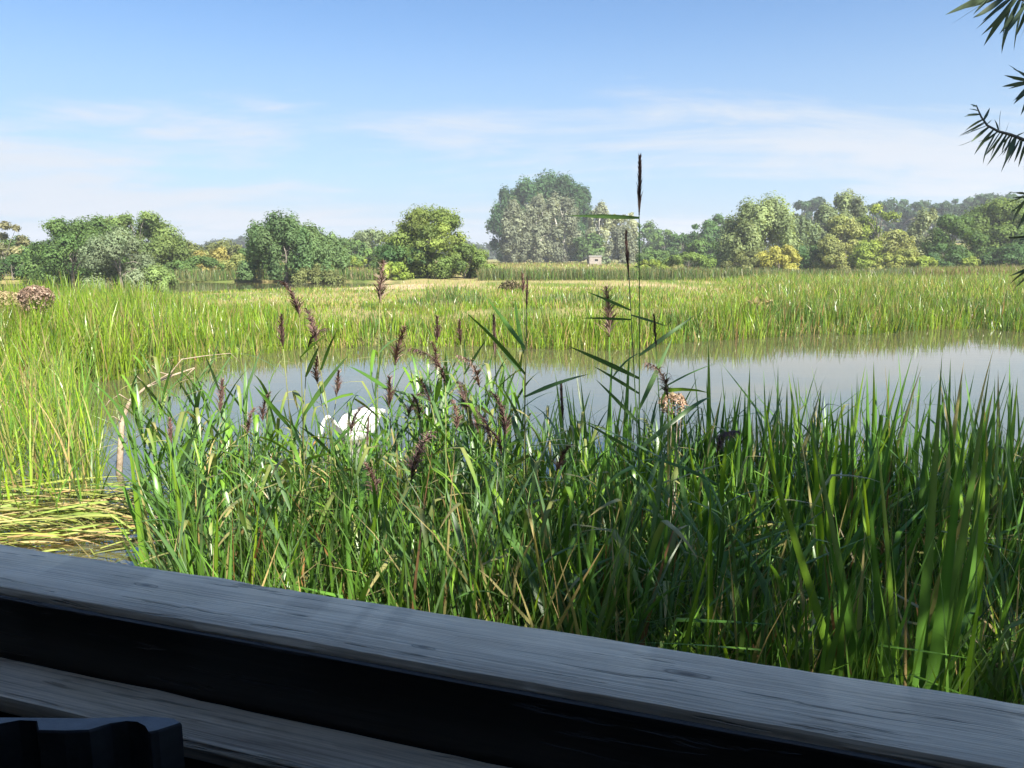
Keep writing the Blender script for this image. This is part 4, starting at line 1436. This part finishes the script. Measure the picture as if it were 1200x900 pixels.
# ------------------------------------------------------------------ hut beyond the meadow
def hut():
    Y = 150.0
    c = dp(697, 305, Y)
    gz = float(ground_z([c.x], [Y])[0])
    root = thing('hut', (c.x, Y, gz), 'small pale flat-roofed hut at the foot of the poplars', 'hut')
    w_, d_, h_ = 1.15, 1.2, dp(697, 300, Y).z - gz - 0.1
    b = MB()
    # wall with a slot window left open
    for lo, hi in (((-w_, -d_, 0), (w_, -d_ + 0.15, h_ * 0.52)), ((-w_, -d_, h_ * 0.72), (w_, -d_ + 0.15, h_)),
                   ((-w_, -d_, h_ * 0.52), (-0.1, -d_ + 0.15, h_ * 0.72)), ((0.5, -d_, h_ * 0.52), (w_, -d_ + 0.15, h_ * 0.72)),
                   ((-w_, -d_ + .153, 0), (-w_ + 0.15, d_, h_)), ((w_ - 0.15, -d_ + .153, 0), (w_, d_, h_)), ((-w_ + .153, d_ - 0.15, 0), (w_ - .153, d_, h_))):
        b.box(lo, hi)
    obj('wall', b.mesh('wall'), M_conc, root)
    b = MB()
    b.box((-w_ - 0.12, -d_ - 0.12, h_ + 0.003), (w_ + 0.12, d_ + 0.12, h_ + 0.16))
    obj('roof', b.mesh('roof'), M_roof, root)
    b = MB()
    b.box((-0.14, -d_ - 0.03, h_ * 0.49), (0.54, -d_ - 0.003, h_ * 0.52))
    obj('window_sill', b.mesh('window_sill'), M_roof, root)


hut()

# ------------------------------------------------------------------ the bird hide round the camera
AN = R(-18.3)
HU = Vector((math.cos(AN), math.sin(AN), 0))
HN = Vector((-math.sin(AN), math.cos(AN), 0))
SILL_D = 0.661                     # camera to the outer sill edge
SILL_Z = CAMZ - 0.35
HIDE = thing('bird_hide', (0, 0, 0), 'dark timber bird hide with a weathered grey window sill and shelf', 'bird hide')
HM = Matrix((HU.to_4d(), HN.to_4d(), Vector((0, 0, 1, 0)), Vector((0, 0, 0, 1)))).transposed()
HM[3] = (0, 0, 0, 1)
for r_ in range(3):
    HM[r_][3] = 0


def plank(name, lo, hi, mat, nx=1, bev=0.004, wob=0.0, label=None):
    """a board along local X with worn, slightly uneven edges"""
    b = MB()
    (x0, y0, z0), (x1, y1, z1) = lo, hi
    prof = [(y0 + bev, z0), (y1 - bev, z0), (y1, z0 + bev), (y1, z1 - bev), (y1 - bev * 0.3, z1 - bev * 0.3), (y1 - bev, z1),
            (y0 + bev * 1.4, z1), (y0 + bev * 0.45, z1 - bev * 0.4), (y0, z1 - bev * 1.3), (y0, z0 + bev)]
    m = len(prof)
    for i in range(nx + 1):
        x = x0 + (x1 - x0) * i / nx
        for q, (y, z) in enumerate(prof):
            k = wob if q in (4, 5, 6, 7, 8) else wob * 0.4
            n = (float(fbm(np.array([x * 9.0]), np.array([q * 1.7]), 7)[0]) - 0.5) * 2 * k
            n2 = (float(fbm(np.array([x * 30.0]), np.array([q * 0.9 + 5]), 9)[0]) - 0.5) * k
            b.v.append((x, y + n + n2, z + (n * 0.5 + n2) * (1 if q > 2 else 0)))
    for i in range(nx):
        for q in range(m):
            q2 = (q + 1) % m
            b.f.append((i * m + q, i * m + q2, (i + 1) * m + q2, (i + 1) * m + q))
    b.f.append(tuple(range(m))[::-1])
    b.f.append(tuple(nx * m + q for q in range(m)))
    me = b.mesh(name, True)
    me.set_sharp_from_angle(angle=R(28))
    o = obj(name, me, mat, HIDE, mw=HM, label=label)
    return o


UL, UR = -1.9, 2.4
plank('window_sill', (UL, SILL_D - 0.094, SILL_Z - 0.11), (UR, SILL_D, SILL_Z), M_sill, 420, 0.006, 0.0016, 'weathered grey window sill board')
SH_Z = SILL_Z - 0.075
plank('shelf', (UL, SILL_D - 0.094 - 0.067, SH_Z - 0.022), (UR, SILL_D - 0.103, SH_Z), M_shelf, 160, 0.005, 0.0012, 'grey ribbed shelf board under the sill')
plank('sill_shade_strip', (UL, SILL_D - 0.101, SH_Z - 0.03), (UR, SILL_D - 0.0945, SILL_Z - 0.009), M_dark, 120, 0.002, 0.0008, 'added dark strip standing in for shade on the inside of the sill')  # strip added so the inner sill face looks unlit; its shade is in the colour
# boards of the wall below and above the opening
zt = SH_Z - 0.026
k = 0
while zt > 0.28:
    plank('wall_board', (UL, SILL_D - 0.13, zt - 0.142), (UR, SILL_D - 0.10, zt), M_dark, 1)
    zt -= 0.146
D0 = -2.0
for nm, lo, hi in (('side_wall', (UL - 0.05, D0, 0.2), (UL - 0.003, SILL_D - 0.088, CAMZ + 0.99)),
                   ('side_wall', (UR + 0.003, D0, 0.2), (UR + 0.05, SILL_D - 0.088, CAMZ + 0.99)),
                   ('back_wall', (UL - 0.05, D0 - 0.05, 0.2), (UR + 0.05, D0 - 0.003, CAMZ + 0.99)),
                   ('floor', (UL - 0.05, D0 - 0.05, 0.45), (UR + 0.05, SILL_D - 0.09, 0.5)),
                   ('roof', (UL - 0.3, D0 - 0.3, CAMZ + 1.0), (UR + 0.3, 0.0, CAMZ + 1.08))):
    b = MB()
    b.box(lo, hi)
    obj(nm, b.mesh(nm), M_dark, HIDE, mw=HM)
for (u, v) in ((UL + 0.1, 0.4), (UR - 0.1, 0.4), (UL + 0.1, D0 + 0.1), (UR - 0.1, D0 + 0.1)):
    b = MB()
    b.box((u - 0.06, v - 0.06, -0.5), (u + 0.06, v + 0.06, 0.447))
    obj('post', b.mesh('post'), M_dark, HIDE, mw=HM)


def bracket():
    z = CAMZ - 0.37
    back = [(-60, 845), (0, 842), (100, 842), (175, 840.5), (205, 843), (213, 848)]
    front = [(186, 857), (176, 859), (172, 852), (163, 847), (150, 846), (130, 849), (105, 857), (75, 858), (44, 857), (42, 846), (22, 845), (0, 849), (-60, 856)]
    pts = [gp(x, y, z) for x, y in back + front]
    n = len(pts)
    b = MB()
    rim = [p.copy() for p in pts]
    c = sum(pts, Vector()) / n
    b.v += [tuple(p + (c - p).normalized() * 0.0012 + Vector((0, 0, 0.001))) for p in pts]
    b.v += [tuple(p - Vector((0, 0, 0.001))) for p in pts]
    b.v += [tuple(p - Vector((0, 0, 0.16))) for p in pts]
    b.f.append(tuple(range(n)))
    for r0 in (0, n):
        for i in range(n):
            j = (i + 1) % n
            b.f.append((r0 + i, r0 + n + i, r0 + n + j, r0 + j))
    b.f.append(tuple(2 * n + i for i in range(n))[::-1])
    b.box((-0.40, 0.33, CAMZ - 0.56), (-0.36, SILL_D - 0.132, CAMZ - 0.52), HM)
    obj('bracket', b.mesh('bracket'), M_iron, HIDE, label='blue-black iron bracket with wavy cut top at the shelf edge')


bracket()

# ------------------------------------------------------------------ willow beside the hide
LEAF_W = []
for i in range(4):
    m = leaf_mesh('leaf', 1.0, 0.14, (0.25, 0.5, 0.12, 0.75)[i], None, ((0.07, 0.105, 0.06), (0.09, 0.125, 0.075)), 6, 0.2)
    m.materials.clear()
    m.materials.append(M_willow)
    LEAF_W.append(m)


def near_willow():
    o = Vector((4.4, 0.2, 0.15))
    root = thing('willow_tree', o, 'willow beside the hide, its dark leafy shoots hanging into view', 'tree')
    r = np.random.default_rng(77)
    # crown overhead, out of the picture to the right
    K = 64
    cen, rad = [], []
    while len(cen) < K:
        p = r.uniform((-3.1, -3.1, 2.4), (3.1, 3.1, 7.6))
        q = o + Vector(p)
        if (p[0] / 3.1) ** 2 + (p[1] / 3.1) ** 2 + ((p[2] - 4.7) / 2.8) ** 2 > 1:
            continue
        rd = r.uniform(0.55, 0.95)
        if q.x < 0.70 * q.y + rd + 0.55 or (q.x < 3.2 and q.y < 1.2 and q.z < 3.3 + rd):
            continue
        cen.append(p)
        rad.append(rd)
    cen, rad = np.array(cen), np.array(rad)
    n = 8500
    k = r.choice(K, n)
    d = r.standard_normal((n, 3))
    d /= np.linalg.norm(d, axis=1)[:, None]
    P = cen[k] + d * (rad[k] * (0.3 + 0.7 * r.random(n)))[:, None]
    C = mixcols(n, ((0.045, 0.075, 0.04), (0.06, 0.09, 0.05)), (1, 1), 0.15, r)
    arr = leaf_cloud(P, d, np.full(n, 0.10), C, r, 2.2)
    cr = obj('crown', mesh_np('crown', *arr), M_willow, root)
    cr['kind'] = 'stuff'
    b = MB()
    tp = [Vector((0, 0, -0.3)), Vector((0.05, 0.02, 0.8)), Vector((-0.05, 0.06, 1.7)), Vector((-0.2, 0.1, 2.7)), Vector((-0.2, 0.1, 4.0)), Vector((-0.1, 0, 5.6))]
    b.tube(tp, [0.26, 0.2, 0.17, 0.13, 0.08, 0.03], 9)
    for c in cen[::2]:
        s = tp[2 + int(r.integers(0, 3))]
        e = Vector(c)
        b.tube([s, (s + e) / 2 + Vector((0, 0, 0.25)), e], [0.06, 0.035, 0.01], 6)
    obj('trunk', b.mesh('trunk', True), M_bark, root)
    Yb = 1.95

    def shoot(pts, rad0, start):
        pts = [dp(x, y, Yb + dy) - o for x, y, dy in pts]
        b = MB()
        path = [Vector(start)] + pts
        b.tube(path, [rad0 * (1 - 0.8 * i / (len(path) - 1)) for i in range(len(path))], 5)
        obj('shoot', b.mesh('shoot', True), M_bark, root)

    def leaves(lst):
        lst = lst + [(a + random.uniform(-2, 3), b_, c + (a - c) * random.uniform(0, 0.4) + random.uniform(-5, 5), d + (b_ - d) * random.uniform(0, 0.4))
                     for (a, b_, c, d) in lst[::2]]
        for (x0, y0, x1, y1) in lst:
            dy = random.uniform(-0.05, 0.05)
            a = dp(x0, y0, Yb) - o
            e = dp(x1, y1, Yb + dy) - o
            v = e - a
            M_ = (Matrix.Translation(a) @ align(v) @ Matrix.Rotation(random.uniform(0, 6.28), 4, 'Z')
                  @ Matrix.Diagonal((v.length * 0.6, v.length * random.uniform(0.8, 1.1), v.length * 1.02, 1)))
            obj('leaf', random.choice(LEAF_W), parent=root, mw=M_)
    st = (-1.2, 0.3, 3.3)
    shoot([(1290, 60, 0.05), (1240, 18, 0), (1205, 2, 0), (1175, -8, 0), (1150, -12, 0)], 0.006, st)
    leaves([(1165, -9, 1109, 17), (1172, -8, 1113, 27), (1178, -7, 1120, 12), (1180, -6, 1134, 32), (1185, -4, 1145, 35), (1190, -3, 1148, 55), (1194, 0, 1163, 62),
            (1198, 2, 1184, 60), (1202, 4, 1176, 48), (1188, -4, 1170, 42), (1206, 4, 1191, 46), (1156, -10, 1130, 6), (1212, 8, 1200, 62), (1218, 10, 1204, 70),
            (1168, -9, 1140, 12), (1200, 2, 1182, 38), (1210, 6, 1196, 52), (1192, -2, 1158, 40)])
    shoot([(1300, 120, 0.05), (1250, 98, 0), (1215, 96, 0), (1203, 96, 0)], 0.006, st)
    leaves([(1206, 96, 1169, 103), (1206, 95, 1176, 88), (1208, 96, 1181, 105), (1204, 92, 1184, 74), (1210, 97, 1186, 118), (1212, 97, 1191, 118), (1207, 94, 1174, 94),
            (1214, 98, 1196, 132), (1216, 98, 1187, 120), (1212, 95, 1190, 78), (1220, 98, 1202, 128)])
    shoot([(1300, 190, 0.05), (1250, 172, 0), (1220, 168, 0), (1200, 164, 0), (1185, 158, 0), (1170, 154, 0), (1157, 147, 0), (1150, 137, 0), (1146, 128, 0), (1144, 123, 0)], 0.006, st)
    leaves([(1198, 164, 1189, 193), (1195, 163, 1180, 191), (1191, 161, 1172, 201), (1187, 159, 1173, 190), (1183, 158, 1166, 184), (1180, 157, 1158, 196), (1176, 156, 1157, 184),
            (1172, 155, 1152, 183), (1168, 154, 1143, 190), (1164, 152, 1140, 178), (1160, 149, 1127, 181), (1157, 147, 1123, 161), (1154, 143, 1127, 160), (1152, 140, 1124, 152),
            (1149, 134, 1132, 134), (1147, 130, 1137, 126), (1145, 125, 1139, 122), (1153, 141, 1160, 127), (1172, 155, 1168, 129), (1178, 156, 1182, 142), (1190, 160, 1200, 154),
            (1203, 165, 1192, 196), (1206, 166, 1197, 190), (1210, 167, 1200, 198), (1156, 146, 1163, 140), (1186, 159, 1177, 183), (1170, 154, 1148, 170), (1175, 156, 1163, 176)])
    shoot([(1290, 245, 0.05), (1240, 232, 0), (1212, 228, 0), (1200, 228, 0)], 0.006, st)
    leaves([(1205, 228, 1170, 240), (1206, 229, 1176, 264), (1204, 227, 1183, 222), (1208, 229, 1186, 252), (1210, 230, 1180, 232), (1212, 230, 1192, 270), (1216, 231, 1198, 262)])
    shoot([(1290, 290, 0.05), (1240, 278, 0), (1212, 274, 0)], 0.006, st)
    leaves([(1214, 274, 1183, 284), (1214, 275, 1190, 272), (1216, 276, 1198, 300)])
    shoot([(1290, 322, 0.05), (1240, 314, 0), (1215, 308, 0)], 0.006, st)
    leaves([(1216, 309, 1176, 331), (1217, 310, 1192, 338), (1216, 308, 1195, 312)])


near_willow()


# ------------------------------------------------------------------ summer haze
def haze():
    m, t, out = new_mat('haze')
    pv = N(t, 'ShaderNodeVolumePrincipled', Density=0.0007)
    pv.inputs['Color'].default_value = (0.93, 0.96, 1.0, 1)
    pv.inputs['Anisotropy'].default_value = 0.2
    L(t, pv.outputs[0], out.inputs['Volume'])
    b = MB()
    b.box((-1500, -300, -1.5), (1500, 1500, 45))
    obj('haze', b.mesh('haze'), m, kind='stuff', label='thin pale summer haze over the whole marsh', cat='haze')


haze()
